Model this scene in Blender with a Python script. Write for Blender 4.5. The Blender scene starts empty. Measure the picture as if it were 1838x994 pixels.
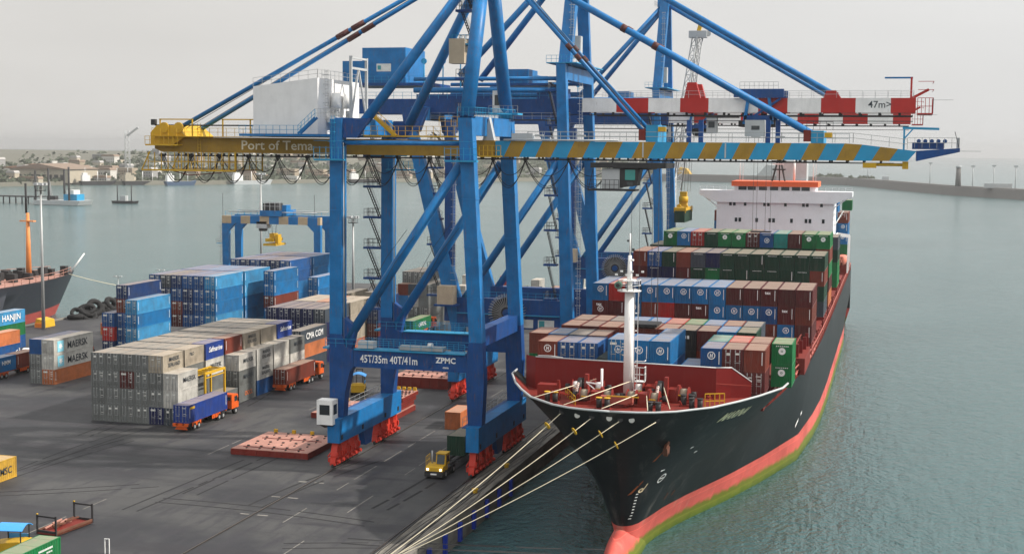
import bpy, bmesh, math, random
from mathutils import Vector, Matrix
random.seed(7)
C = bpy.context.scene.collection
SC = bpy.context.scene
R = math.radians
# ------------------------------------------------------------------ camera
CAM_H = 41.5
pitch, yaw, roll = 0.0922108, 0.2687583, 0.00905429
v = Vector((-math.sin(yaw)*math.cos(pitch), math.cos(yaw)*math.cos(pitch), -math.sin(pitch)))
r = Vector((math.cos(yaw), math.sin(yaw), 0)); u = r.cross(v)
r2 = r*math.cos(roll) + u*math.sin(roll); u2 = u*math.cos(roll) - r*math.sin(roll)
cd = bpy.data.cameras.new('camera'); cam = bpy.data.objects.new('camera', cd); C.objects.link(cam)
M = Matrix((r2, u2, -v)).transposed().to_4x4(); M.translation = (0, 0, CAM_H); cam.matrix_world = M
cd.sensor_width = 36; cd.lens = 36*2500/1838; cd.clip_start = 1; cd.clip_end = 30000
SC.camera = cam
# ------------------------------------------------------------------ world, sun, exposure
SUN_EL, SUN_AZ = 39.0, 78.0          # azimuth clockwise from +Y (down the quay); +X is the sea side
W = bpy.data.worlds.new('World'); SC.world = W; W.use_nodes = True
nt = W.node_tree; nt.nodes.clear()
sky = nt.nodes.new('ShaderNodeTexSky'); sky.sky_type = 'NISHITA'; sky.sun_disc = False
sky.sun_elevation = R(SUN_EL); sky.sun_rotation = R(SUN_AZ); sky.altitude = 0
sky.air_density = 1.0; sky.dust_density = 7.0; sky.ozone_density = 1.0
hs = nt.nodes.new('ShaderNodeHueSaturation'); hs.inputs['Saturation'].default_value = 0.22
flat = nt.nodes.new('ShaderNodeMix'); flat.data_type = 'RGBA'; flat.inputs[0].default_value = 0.88
# even high haze veil: brightest low down and on the sunny, seaward side, with faint cloud mottling
tc = nt.nodes.new('ShaderNodeTexCoord'); sx = nt.nodes.new('ShaderNodeSeparateXYZ'); nt.links.new(tc.outputs['Generated'], sx.inputs[0])
def wmath(op, a, b, c=None):
    n = nt.nodes.new('ShaderNodeMath'); n.operation = op
    for k, x in enumerate((a, b, c)):
        if x is None: continue
        if hasattr(x, 'is_output'): nt.links.new(x, n.inputs[k])
        else: n.inputs[k].default_value = x
    return n.outputs[0]
def wrange(x, a, b, c, d):
    n = nt.nodes.new('ShaderNodeMapRange'); n.interpolation_type = 'SMOOTHSTEP'; nt.links.new(x, n.inputs[0])
    for k, y in enumerate((a, b, c, d)): n.inputs[k+1].default_value = y
    return n.outputs[0]
side = wmath('MULTIPLY_ADD', sx.outputs['X'], .42, wmath('MULTIPLY', sx.outputs['Y'], .9))
fs = wrange(side, -.9, .75, 1.2, 1.0); fe = wrange(sx.outputs['Z'], .12, .85, 1.0, 1.6)
cl = nt.nodes.new('ShaderNodeTexNoise'); cl.inputs['Scale'].default_value = 2.2; cl.inputs['Detail'].default_value = 5
cm = nt.nodes.new('ShaderNodeMapping'); cm.inputs['Scale'].default_value = (1, 1, 5); nt.links.new(tc.outputs['Generated'], cm.inputs[0]); nt.links.new(cm.outputs[0], cl.inputs['Vector'])
fc_ = wrange(cl.outputs['Fac'], .3, .7, .95, 1.04)
veil = nt.nodes.new('ShaderNodeMix'); veil.data_type = 'RGBA'; veil.inputs[6].default_value = (6.65, 6.5, 6.25, 1); veil.inputs[7].default_value = (7.3, 7.3, 7.25, 1)
nt.links.new(wrange(sx.outputs['X'], -.6, .3, 0, 1), veil.inputs[0])
vm = nt.nodes.new('ShaderNodeVectorMath'); vm.operation = 'SCALE'; nt.links.new(veil.outputs[2], vm.inputs[0]); nt.links.new(wmath('MULTIPLY', wmath('MULTIPLY', fs, fe), fc_), vm.inputs['Scale'])
nt.links.new(vm.outputs[0], flat.inputs[7])
bg = nt.nodes.new('ShaderNodeBackground'); bg.inputs[1].default_value = 0.085
wo = nt.nodes.new('ShaderNodeOutputWorld')
nt.links.new(sky.outputs[0], hs.inputs['Color']); nt.links.new(hs.outputs[0], flat.inputs[6])
nt.links.new(flat.outputs[2], bg.inputs[0]); nt.links.new(bg.outputs[0], wo.inputs[0])
sl = bpy.data.lights.new('sun', 'SUN'); sl.energy = 4.2; sl.angle = R(1.2); sl.color = (1, .93, .83)
sun = bpy.data.objects.new('sun', sl); C.objects.link(sun)
sd = Vector((math.sin(R(SUN_AZ))*math.cos(R(SUN_EL)), math.cos(R(SUN_AZ))*math.cos(R(SUN_EL)), math.sin(R(SUN_EL))))
sun.rotation_euler = sd.to_track_quat('Z', 'Y').to_euler(); sun.location = (200, 200, 300)
SC.view_settings.view_transform = 'Standard'; SC.view_settings.look = 'None'
SC.view_settings.exposure = 0.5; SC.view_settings.gamma = 1
HAZE = 0.000125
# ------------------------------------------------------------------ materials
MATS = {}
def nodes(name):
    m = bpy.data.materials.new(name); m.use_nodes = True; t = m.node_tree
    return m, t, t.nodes['Principled BSDF']
def mixrgb(t, fac, a, b, typ='MIX'):
    n = t.nodes.new('ShaderNodeMix'); n.data_type = 'RGBA'; n.blend_type = typ
    for i, x in ((0, fac), (6, a), (7, b)):
        if hasattr(x, 'is_output'): t.links.new(x, n.inputs[i])
        elif i == 0: n.inputs[0].default_value = x
        else: n.inputs[i].default_value = (*x[:3], 1)
    return n.outputs[2]
def noise(t, vec, scale, detail=4, rough=.6):
    n = t.nodes.new('ShaderNodeTexNoise'); n.inputs['Scale'].default_value = scale
    n.inputs['Detail'].default_value = detail; n.inputs['Roughness'].default_value = rough
    if vec is not None: t.links.new(vec, n.inputs['Vector'])
    return n.outputs['Fac']
def ramp(t, fac, a, b):
    n = t.nodes.new('ShaderNodeMapRange'); n.inputs[1].default_value = a; n.inputs[2].default_value = b
    t.links.new(fac, n.inputs[0]); return n.outputs[0]
def coords(t, scale=(1, 1, 1), rand=True, kind='Object'):
    tc = t.nodes.new('ShaderNodeTexCoord'); mp = t.nodes.new('ShaderNodeMapping'); mp.inputs['Scale'].default_value = scale
    t.links.new(tc.outputs[kind], mp.inputs[0])
    if rand:
        oi = t.nodes.new('ShaderNodeObjectInfo'); ml = t.nodes.new('ShaderNodeMath'); ml.operation = 'MULTIPLY'
        ml.inputs[1].default_value = 173.0; t.links.new(oi.outputs['Random'], ml.inputs[0])
        t.links.new(ml.outputs[0], mp.inputs['Location'])
    return mp.outputs[0]
def scl(c, k): return tuple(min(1, x*k) for x in c)
RUST = (.16, .06, .025)
def paint(name, col, rough=.5, dirt=.5, rust=.12, scale=.5, metal=0, spec=.22):
    if name in MATS: return MATS[name]
    m, t, b = nodes(name)
    vec = coords(t)
    streak = coords(t, (1.6, 1.6, .16))
    n1 = ramp(t, noise(t, vec, scale), .35, .7); n2 = ramp(t, noise(t, streak, 1.6, 6), .5, .75)
    c = mixrgb(t, n1, col, scl(col, 1-.45*dirt))
    dm = t.nodes.new('ShaderNodeMath'); dm.operation = 'MULTIPLY'; dm.inputs[1].default_value = dirt*.6
    t.links.new(n2, dm.inputs[0]); c = mixrgb(t, dm.outputs[0], c, tuple(x*.5+.05 for x in col))
    if rust:
        n3 = ramp(t, noise(t, streak, 3.1, 8, .7), .66-rust*.3, .75); c = mixrgb(t, n3, c, RUST)
    t.links.new(c, b.inputs['Base Color']); b.inputs['Roughness'].default_value = rough
    b.inputs['Metallic'].default_value = metal; b.inputs['Specular IOR Level'].default_value = spec
    MATS[name] = m; return m
def plain(name, col, rough=.6, emit=0):
    if name in MATS: return MATS[name]
    m, t, b = nodes(name); vec = coords(t)
    c = mixrgb(t, ramp(t, noise(t, vec, 1.3), .3, .7), scl(col, .85), scl(col, 1.1))
    t.links.new(c, b.inputs['Base Color']); b.inputs['Roughness'].default_value = rough; b.inputs['Specular IOR Level'].default_value = .2
    if emit: b.inputs['Emission Color'].default_value = (*col, 1); b.inputs['Emission Strength'].default_value = emit
    MATS[name] = m; return m
def glass(name='window_glass', col=(.02, .03, .035)):
    if name in MATS: return MATS[name]
    m, t, b = nodes(name); b.inputs['Base Color'].default_value = (*col, 1); b.inputs['Roughness'].default_value = .12
    MATS[name] = m; return m
def cont_mat(name, roof):
    m, t, b = nodes(name); oi = t.nodes.new('ShaderNodeObjectInfo'); col = oi.outputs['Color']
    vec = coords(t, (1, 1, 1)); streak = coords(t, (2.2, 2.2, .22))
    dark = mixrgb(t, .45, col, (.03, .025, .02))
    c = mixrgb(t, ramp(t, noise(t, vec, .55), .38, .75), col, dark)
    if roof:
        c = mixrgb(t, .44, c, (.42, .345, .275))                               # chalked, dusty roof paint; the pale mix also paints in sky sheen
        c = mixrgb(t, ramp(t, noise(t, vec, .8, 6), .52, .8), c, (.30, .21, .15))
    else:
        n2 = ramp(t, noise(t, streak, 1.5, 7), .52, .78)
        mm = t.nodes.new('ShaderNodeMath'); mm.operation = 'MULTIPLY'; mm.inputs[1].default_value = .35
        t.links.new(n2, mm.inputs[0]); c = mixrgb(t, mm.outputs[0], c, (.14, .12, .10))
    c = mixrgb(t, ramp(t, noise(t, streak, 3.3, 8, .7), .64, .74), c, RUST)
    t.links.new(c, b.inputs['Base Color']); b.inputs['Roughness'].default_value = .52; b.inputs['Specular IOR Level'].default_value = .22
    MATS[name] = m; return m
CB, CR = cont_mat('container_paint', False), cont_mat('container_roof_paint', True)
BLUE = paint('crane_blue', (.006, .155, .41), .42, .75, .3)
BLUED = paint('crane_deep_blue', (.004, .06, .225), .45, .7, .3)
LBLUE = paint('crane_light_blue', (.02, .26, .48), .45, .35, .05)
YEL = paint('boom_yellow', (.34, .20, .025), .5, .6, .2)
YELB = paint('safety_yellow', (.55, .33, .02), .5, .4, .12)
RED = paint('boom_red', (.42, .022, .018), .45, .3, .05)
BOGRED = paint('bogie_red', (.50, .035, .02), .45, .4, .1)
WHITE = paint('white_paint', (.78, .78, .77), .5, .35, .05)
GREYP = paint('grey_paint', (.42, .44, .45), .5, .3, .04)
STEEL = paint('galvanised_steel', (.36, .37, .37), .45, .3, .05, metal=.3)
DARK = paint('dark_steel', (.03, .03, .032), .55, .4, .1)
RUBBER = plain('rubber', (.02, .02, .021), .8)
ROPE = plain('mooring_rope', (.62, .56, .42), .85)
WIRE = plain('wire_rope', (.10, .10, .10), .6)
ORANGE = paint('truck_orange', (.62, .10, .015), .4, .3, .03)
DECKRED = paint('deck_red', (.17, .020, .014), .6, .5, .15)
DECKRED_LIT = paint('hatch_red', (.44, .22, .175), .6, .6, .2)  # hatch red paled to pink: sunlight on the tops put into the colour
BEIGE = paint('beige_paint', (.46, .38, .28), .5, .4, .08)
LETTER = plain('white_lettering', (.75, .75, .74), .5)
DLET = plain('dark_lettering', (.04, .05, .06), .5)
YLET = plain('pale_yellow_lettering', (.62, .56, .28), .5)
GL = glass()
JOINT = paint('joint_dark_red', (.09,.03,.028), .6, .5, .2)
# ------------------------------------------------------------------ mesh builder
class MB:
    def __init__(s): s.v = []; s.f = []; s.m = []; s.s = []; s.mats = []
    def mi(s, mat):
        if mat not in s.mats: s.mats.append(mat)
        return s.mats.index(mat)
    def face(s, idx, mat, smooth=False): s.f.append(idx); s.m.append(s.mi(mat)); s.s.append(smooth)
    def add(s, pts): n = len(s.v); s.v.extend([tuple(p) for p in pts]); return n
    def quad(s, pts, mat): n = s.add(pts); s.face(list(range(n, n+len(pts))), mat); return s
    def box(s, a, b, mat):
        x0, y0, z0 = a; x1, y1, z1 = b
        n = s.add([(x0,y0,z0),(x1,y0,z0),(x1,y1,z0),(x0,y1,z0),(x0,y0,z1),(x1,y0,z1),(x1,y1,z1),(x0,y1,z1)])
        for q in ((3,2,1,0),(4,5,6,7),(0,1,5,4),(1,2,6,5),(2,3,7,6),(3,0,4,7)): s.face([n+i for i in q], mat)
        return s
    def cbox(s, c, d, mat): return s.box([c[i]-d[i]/2 for i in range(3)], [c[i]+d[i]/2 for i in range(3)], mat)
    def beam(s, p, q, w, h, mat, up=(0, 0, 1), w2=None, h2=None):
        p, q = Vector(p), Vector(q); d = (q-p).normalized(); upv = Vector(up)
        if abs(d.dot(upv)) > .98: upv = Vector((0, 1, 0))
        a = d.cross(upv).normalized(); b = a.cross(d).normalized(); w2 = w2 or w; h2 = h2 or h
        pts = []
        for c, ww, hh in ((p, w, h), (q, w2, h2)):
            for sx, sz in ((-1,-1),(1,-1),(1,1),(-1,1)): pts.append(c + a*(sx*ww/2) + b*(sz*hh/2))
        n = s.add(pts)
        for f in ((0,1,2,3),(7,6,5,4),(0,4,5,1),(1,5,6,2),(2,6,7,3),(3,7,4,0)): s.face([n+i for i in f], mat)
        return s
    def tube(s, pts, rad, mat, n=8, cap=True, rad2=None):
        pts = [Vector(p) for p in pts]; k = len(pts); rings = []
        for i, p in enumerate(pts):
            d = (pts[min(i+1, k-1)] - pts[max(i-1, 0)]).normalized()
            a = d.orthogonal().normalized() if i == 0 else (rings[-1][1] - d*rings[-1][1].dot(d)).normalized()
            b = d.cross(a); rr = rad if rad2 is None else rad + (rad2-rad)*i/(k-1)
            st = s.add([p + a*(math.cos(t)*rr) + b*(math.sin(t)*rr) for t in (2*math.pi*j/n for j in range(n))])
            rings.append((st, a))
        for i in range(k-1):
            A, B = rings[i][0], rings[i+1][0]
            for j in range(n): s.face([A+j, A+(j+1) % n, B+(j+1) % n, B+j], mat, n > 4)
        if cap:
            s.face([rings[0][0]+j for j in reversed(range(n))], mat); s.face([rings[-1][0]+j for j in range(n)], mat)
        return s
    def prism(s, poly, axis, a, b, mat):
        # poly: 2-D outline; axis 'y': (x,z) extruded along y; 'x': (y,z); 'z': (x,y)
        def P(p, t): return (p[0], t, p[1]) if axis == 'y' else (t, p[0], p[1]) if axis == 'x' else (p[0], p[1], t)
        k = len(poly); n = s.add([P(p, a) for p in poly] + [P(p, b) for p in poly])
        s.face([n+i for i in range(k)], mat); s.face([n+k+i for i in reversed(range(k))], mat)
        for i in range(k): j = (i+1) % k; s.face([n+j, n+i, n+k+i, n+k+j], mat)
        return s
    def disc(s, c, rad, axis, t, mat, n=16):
        d = Vector(axis)*t/2; return s.tube([Vector(c)-d, Vector(c)+d], rad, mat, n)
    def rail(s, pts, mat, h=1.1, step=1.6, rr=.035, rows=(.55, 1.1)):
        up = Vector((0, 0, 1)); pts = [Vector(p) for p in pts]
        for p, q in zip(pts, pts[1:]):
            for k in rows: s.tube([p+up*k*h/1.1, q+up*k*h/1.1], rr, mat, 4, False)
            L = (q-p).length; m = max(1, round(L/step))
            for i in range(m+1): c = p.lerp(q, i/m); s.tube([c, c+up*h], rr, mat, 4, False)
        return s
    def build(s, name, parent=None, loc=None, smooth=None):
        me = bpy.data.meshes.new(name); me.from_pydata(s.v, [], s.f)
        for m in s.mats: me.materials.append(m)
        me.polygons.foreach_set('material_index', s.m); me.polygons.foreach_set('use_smooth', s.s)
        bm = bmesh.new(); bm.from_mesh(me); bmesh.ops.recalc_face_normals(bm, faces=bm.faces); bm.to_mesh(me); bm.free()
        me.update(); return link(name, me, parent, loc)
def link(name, me, parent=None, loc=None, rotz=0):
    o = bpy.data.objects.new(name, me); C.objects.link(o)
    if parent is not None: o.parent = parent
    if loc is not None: o.location = loc
    if rotz: o.rotation_euler[2] = rotz
    return o
def tag(o, label, cat, group=None):
    o['label'] = label; o['category'] = cat
    if group: o['group'] = group
    return o
def thing(name, label, cat, loc=(0, 0, 0), rotz=0, group=None):
    return tag(link(name, None, None, loc, rotz), label, cat, group)
def structure(o, kind='structure'): o['kind'] = kind; return o
def copy_thing(root, loc, rotz=None, label=None):
    def rec(o, par):
        c = o.copy(); C.objects.link(c)
        if par: c.parent = par
        for ch in list(o.children): rec(ch, c)
        return c
    c = rec(root, None); c.location = loc
    if rotz is not None: c.rotation_euler[2] = rotz
    if label: c['label'] = label
    return c
TXT = {}
def text_mesh(txt, size=1.0, bold=0.0, shear=0.0, extrude=0.0):
    key = (txt, size, bold, shear)
    if key in TXT: return TXT[key]
    cu = bpy.data.curves.new('lettering', 'FONT'); cu.body = txt; cu.size = size; cu.offset = bold; cu.shear = shear
    cu.extrude = extrude; cu.resolution_u = 2; cu.align_x = 'CENTER'; cu.align_y = 'CENTER'
    o = bpy.data.objects.new('lettering', cu); C.objects.link(o)
    dg = bpy.context.evaluated_depsgraph_get(); me = bpy.data.meshes.new_from_object(o.evaluated_get(dg))
    bpy.data.objects.remove(o); bpy.data.curves.remove(cu); me.materials.clear(); TXT[key] = me; return me
def lettering(txt, size, loc, face, mat, parent=None, bold=.0, shear=0, name='lettering'):
    # face: 'front' reads on a wall facing -Y, 'side' on a wall facing +X
    me = text_mesh(txt, size, bold, shear).copy(); me.materials.append(mat)
    o = link(name, me, parent, loc); o.rotation_euler = (R(90), 0, R(90) if face == 'side' else 0)
    return o
ORD = 'first second third fourth fifth sixth seventh eighth ninth tenth eleventh twelfth thirteenth'.split()
# ------------------------------------------------------------------ setting: quay, water, far shore
def quay_mat():
    m, t, b = nodes('asphalt'); vec = coords(t, rand=False); lng = coords(t, (1, .16, 1), False)
    c = mixrgb(t, ramp(t, noise(t, vec, .045, 5), .44, .57), (.016, .017, .022), (.049, .049, .050))
    c = mixrgb(t, ramp(t, noise(t, lng, .55, 6, .65), .5, .64), c, (.024, .023, .029))
    c = mixrgb(t, ramp(t, noise(t, vec, .22, 8, .7), .58, .72), c, (.054, .053, .052))
    c = mixrgb(t, ramp(t, noise(t, coords(t, (.12, 1, 1), False), .16, 6, .6), .54, .62), c, (.019, .018, .023))
    w = t.nodes.new('ShaderNodeTexWave'); w.wave_type = 'BANDS'; w.bands_direction = 'X'
    w.inputs['Scale'].default_value = .12; w.inputs['Distortion'].default_value = 16; w.inputs['Detail'].default_value = 5
    w.inputs['Detail Scale'].default_value = .35; t.links.new(vec, w.inputs['Vector'])
    c = mixrgb(t, ramp(t, w.outputs['Fac'], .97, 1.6), c, (.02, .02, .021))
    v2 = t.nodes.new('ShaderNodeTexVoronoi'); v2.feature = 'DISTANCE_TO_EDGE'; v2.inputs['Scale'].default_value = .055
    t.links.new(vec, v2.inputs['Vector']); f = ramp(t, v2.outputs['Distance'], .012, .0)
    mu = t.nodes.new('ShaderNodeMath'); mu.operation = 'MULTIPLY'; mu.inputs[1].default_value = .16; t.links.new(f, mu.inputs[0])
    c = mixrgb(t, mu.outputs[0], c, (.022, .022, .023))
    c = mixrgb(t, ramp(t, noise(t, vec, 1.1, 8, .75), .66, .74), c, (.022, .021, .022))       # oil drips
    br = t.nodes.new('ShaderNodeTexBrick'); br.inputs['Scale'].default_value = 1; br.inputs['Mortar Size'].default_value = .05; br.inputs['Brick Width'].default_value = 14; br.inputs['Row Height'].default_value = 9
    br.inputs['Color1'].default_value = (1,1,1,1); br.inputs['Color2'].default_value = (.88,.88,.89,1); br.inputs['Mortar'].default_value = (.55,.55,.55,1); t.links.new(vec, br.inputs['Vector'])
    c = mixrgb(t, .75, c, br.outputs['Color'], 'MULTIPLY')
    t.links.new(c, b.inputs['Base Color'])
    rr = t.nodes.new('ShaderNodeMapRange'); rr.inputs[3].default_value = .5; rr.inputs[4].default_value = .85
    t.links.new(noise(t, vec, .12, 5), rr.inputs[0]); t.links.new(rr.outputs[0], b.inputs['Roughness'])
    return m
def conc_mat():
    m, t, b = nodes('quay_concrete'); vec = coords(t, rand=False)
    c = mixrgb(t, ramp(t, noise(t, vec, .3, 7), .35, .7), (.20, .185, .16), (.10, .094, .085))
    c = mixrgb(t, ramp(t, noise(t, coords(t, (1, .1, 1), False), 1.2, 7), .5, .7), c, (.05, .048, .045))
    t.links.new(c, b.inputs['Base Color']); b.inputs['Roughness'].default_value = .85; return m
def water_mat():
    m, t, b = nodes('harbour_water'); vec = coords(t, (1, .62, 1), False)
    c = mixrgb(t, ramp(t, noise(t, coords(t, rand=False), .006, 4), .35, .65), (.032, .084, .090), (.046, .104, .111))
    t.links.new(c, b.inputs['Base Color']); b.inputs['IOR'].default_value = 1.33
    rr = t.nodes.new('ShaderNodeMapRange'); rr.inputs[3].default_value = .1; rr.inputs[4].default_value = .2
    t.links.new(noise(t, coords(t, (.25, 1, 1), False), .012, 4), rr.inputs[0]); t.links.new(rr.outputs[0], b.inputs['Roughness'])
    ad = t.nodes.new('ShaderNodeMath'); ad.operation = 'ADD'
    a1 = t.nodes.new('ShaderNodeMath'); a1.operation = 'MULTIPLY'; a1.inputs[1].default_value = 1.0
    t.links.new(noise(t, vec, .42, 5, .62), a1.inputs[0])
    a2 = t.nodes.new('ShaderNodeMath'); a2.operation = 'MULTIPLY'; a2.inputs[1].default_value = .5
    t.links.new(noise(t, vec, 1.7, 3, .6), a2.inputs[0])
    t.links.new(a1.outputs[0], ad.inputs[0]); t.links.new(a2.outputs[0], ad.inputs[1])
    bp = t.nodes.new('ShaderNodeBump'); bp.inputs['Distance'].default_value = .8; pw = t.nodes.new('ShaderNodeMapRange'); pw.inputs[1].default_value = .35; pw.inputs[2].default_value = .65; pw.inputs[3].default_value = .7; pw.inputs[4].default_value = 1.0; t.links.new(noise(t, coords(t, (1, .3, 1), False), .018, 4), pw.inputs[0]); t.links.new(pw.outputs[0], bp.inputs['Strength'])
    t.links.new(ad.outputs[0], bp.inputs['Height']); t.links.new(bp.outputs[0], b.inputs['Normal'])
    return m
WL = -3.2
ASPH, CONC, WATER = quay_mat(), conc_mat(), water_mat()
EDGE, WEST, END = -46.7, -191, 396
structure(MB().quad([(-9000,-400,WL),(9000,-400,WL),(9000,11500,WL),(-9000,11500,WL)], WATER).build('harbour_water'))
q = MB(); q.quad([(WEST,-80,0),(EDGE-3.6,-80,0),(EDGE-3.6,END,0),(WEST,END,0)], ASPH); structure(q.build('quay_apron'))
q = MB(); q.box((WEST+.01,-80,-9), (EDGE-.004,END-.004,-.06), CONC); structure(q.build('quay_body'))
q = MB(); q.box((EDGE-3.6,-80,-1.3), (EDGE,END,.05), CONC); q.box((WEST,-80,-.05), (WEST+1.2,END,.28), CONC); structure(q.build('quay_cope'))
q = MB()
for x in (EDGE-3.75, EDGE-2.3, EDGE-1.5): q.quad([(x,-60,.058),(x+.16,-60,.058),(x+.16,END-2,.058),(x,END-2,.058)], DARK)
structure(q.build('cable_trench'))
STL = paint('rail_steel', (.10, .085, .075), .35, .4, .3, metal=.6)
for x, lab in ((-69.0, 'inland steel crane rail in its dark slot crossing the asphalt'), (-50.7, 'waterside steel crane rail next to the quay edge')):
    t = MB(); t.box((x-.05, -60, .01), (x+.05, END-3, .09), STL)
    for s in (-1, 1): t.quad([(x+s*.17-.08, -60, .006), (x+s*.17+.08, -60, .006), (x+s*.17+.08, END-3, .006), (x+s*.17-.08, END-3, .006)], DARK)
    tag(t.build('crane_rail'), lab, 'rail', 'crane rails in the quay')
WORN = paint('worn_line_paint', (.22, .21, .19), .8, .9, .0)
q = MB()
for x in (-64.4, -59.2, -88.5):
    y = 100
    while y < 300:
        L = random.uniform(3, 9)
        if random.random() < .62: q.quad([(x-.07,y,.008),(x+.07,y,.008),(x+.07,y+L,.008),(x-.07,y+L,.008)], WORN)
        y += L + random.uniform(.8, 4)
for y in (141.0, 149.2, 157):
    q.quad([(-70.6,y,.008),(-69.5,y,.008),(-69.5,y+.35,.008),(-70.6,y+.35,.008)], WORN); q.quad([(-68.5,y,.008),(-67.2,y,.008),(-67.2,y+.35,.008),(-68.5,y+.35,.008)], WORN)
structure(q.build('painted_line'))
TM = plain('tyre_black', (.028, .028, .030), .9); q = MB()
for k in range(18):
    x, y, a = random.uniform(-128, -54), random.uniform(122, 205), random.choice((0, 0, .06, -.06, 1.2, 1.5, -1.3))+random.uniform(-.1, .1); cur = random.uniform(-.012, .012); w = random.uniform(.1, .22)
    p = []
    for i in range(26): p.append((x, y, a)); x += math.sin(a)*1.1; y += math.cos(a)*1.1; a += cur
    for off in (-.95, .95):
        for (x0, y0_, a0), (x1, y1_, a1) in zip(p, p[1:]):
            if random.random() < .06: continue
            def pp(x, y, a, d): return (x+math.cos(a)*d, y-math.sin(a)*d, .010+k*.0002)
            q.quad([pp(x0,y0_,a0,off-w), pp(x0,y0_,a0,off+w), pp(x1,y1_,a1,off+w), pp(x1,y1_,a1,off-w)], TM)
q.f = [f for f in q.f]; structure(q.build('tyre_marks'))
FBLUE = paint('fender_blue', (.015, .04, .34), .5, .4, .1)
q = MB()
for k in range(9):
    x = EDGE-3.4+k*.36; q.tube([(x+random.uniform(-.2,.2)+.25*math.sin(y*.21+k), y, .085) for y in range(96, 200, 3)], .035, (RUBBER, CONC, DARK)[k % 3], 4)
tag(q.build('shore_cable'), 'bundle of thin cables and old ropes trailing along the quay edge', 'cables')
fen = MB().box((.0,-.28,-2.9), (.42,.28,-.75), FBLUE); fen.box((-.02,-.5,-1.6), (.0,.5,-.9), RUBBER)
f0 = tag(fen.build('fender', None, (EDGE+.02, 126, 0)), 'blue fender post fixed upright on the quay wall above dark water', 'fender', 'blue fenders on the quay wall')
for k in range(1, 9): copy_thing(f0, (EDGE+.02, 126+k*5.4, 0))
bol = MB(); bol.tube([(0,0,.05),(0,0,.5)], .26, DARK, 12); bol.tube([(0,0,.5),(0,0,.72)], .42, DARK, 12); bol.box((-.5,-.5,.05), (.5,.5,.1), DARK)
BOL = [(-48.2, 123.2, 0), (-47.7, 127.4, 0)]
b0 = tag(bol.build('mooring_bollard', None, BOL[0]), 'nearer black bollard at the quay edge holding the two inner ropes', 'bollard', 'bollards at the quay edge')
copy_thing(b0, BOL[1], label='farther black bollard at the quay edge holding the two outer ropes')
YB = MB(); YB.tube([(0,0,.05),(0,0,.45)], .3, YELB, 10); YB.tube([(0,0,.45),(0,0,.6)], .42, YELB, 10)
y0 = tag(YB.build('mooring_bollard', None, (-47.9, 158, 0)), 'nearer yellow bollard in shadow on the quay edge beside the bow', 'bollard', 'bollards at the quay edge')
copy_thing(y0, (-47.9, 172, 0), label='farther yellow bollard in shadow on the quay edge beside the bow')
# far shore, town, breakwater
LAND = plain('shore_earth', (.13, .128, .105), .9); LEAF = plain('distant_foliage', (.075, .09, .06), .9)
ROCK = plain('breakwater_rock', (.13, .125, .12), .9)
shore = [(-2600,1060),(-1000,1090),(-905,1200),(-870,1350),(-760,1420),(-672,1607),(-484,1813),(-330,1990)]
q = MB(); rows = []
for d, z in ((0,WL-.5),(4,1.2),(60,1.6),(250,5),(450,9),(650,14),(850,19),(1050,23),(1300,22),(2600,12)):
    row = []
    for i, (x, y) in enumerate(shore):
        zz = z if d < 80 else z*(1.25 if i < 4 else .7 if i < 6 else .4)*(1+.16*math.sin(i*2.3+d*.013))
        row.append((x-d*.35 if i > 4 else x-d*.1, y+d, zz))
    rows.append(q.add(row))
for a, b in zip(rows, rows[1:]):
    for i in range(len(shore)-1): q.face([a+i, a+i+1, b+i+1, b+i], LAND, True)
structure(q.build('far_shore'))
bw = [(420,1040),(117,1417),(51,1545),(-58,1900),(-280,1980),(-500,1990)]
q = MB(); st = []
for x, y in bw: st.append(q.add([(x-7,y-9,WL-1),(x-4,y-5,5.2),(x-3,y-4,6.8),(x+3,y+4,6.8),(x+9,y+9,WL-1)]))
for a, b in zip(st, st[1:]):
    for k in range(4): q.face([a+k, b+k, b+k+1, a+k+1], ROCK)
tag(q.build('breakwater'), 'long grey stone breakwater closing the harbour in the haze', 'breakwater')
HW = [plain('house_cream', (.38, .34, .27)), plain('house_white', (.48, .47, .44)), plain('house_tan', (.30, .25, .19)), plain('house_grey', (.25, .25, .25))]
HR = [plain('roof_rust', (.26, .14, .09)), plain('roof_grey', (.36, .35, .34)), plain('roof_brown', (.22, .16, .12))]
hp = []
for k in range(12):
    w, d, h = random.uniform(9, 26), random.uniform(8, 16), random.choice((4, 5, 7, 9, 12)); q = MB()
    q.box((-w/2,-d/2,-3), (w/2,d/2,h), HW[k % 4])
    if k % 3: q.prism([(-w/2-.6,h),(w/2+.6,h),(w/2-1,h+2.4),(-w/2+1,h+2.4)], 'y', -d/2-.5, d/2+.5, HR[k % 3])
    for i in range(int(w/3.2)):
        for z in range(int(h/3.2)): q.box((-w/2+1.2+i*3.2,-d/2-.04,1+z*3.2), (-w/2+2.5+i*3.2,-d/2+.1,2.4+z*3.2), GL)
    hp.append(q)
hm = [h.build('far_house') for h in hp]
def shore_pt(t):
    k = min(int(t), len(shore)-2); f = t-k; a, b = shore[k], shore[k+1]; return a[0]+(b[0]-a[0])*f, a[1]+(b[1]-a[1])*f
used = set()
for k in range(190):
    t = 1.0+random.random()*6.0; x, y = shore_pt(t); d = random.choice((18, 40, 70, 120, 190, 280, 380, 500, 640, 800, 950))*random.uniform(.8, 1.2)
    z = 1.4 if d < 60 else 1.6+(d-60)/900*(25 if t < 4 else 13)
    i = k % 12; o = hm[i] if i not in used else hm[i].copy()
    if i in used: C.objects.link(o)
    used.add(i); o.location = (x-d*.2, y+d, z-1)
    tag(o, 'small pale building among the hazy houses of the far shore', 'building', 'hazy buildings of the town on the far shore')
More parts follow.
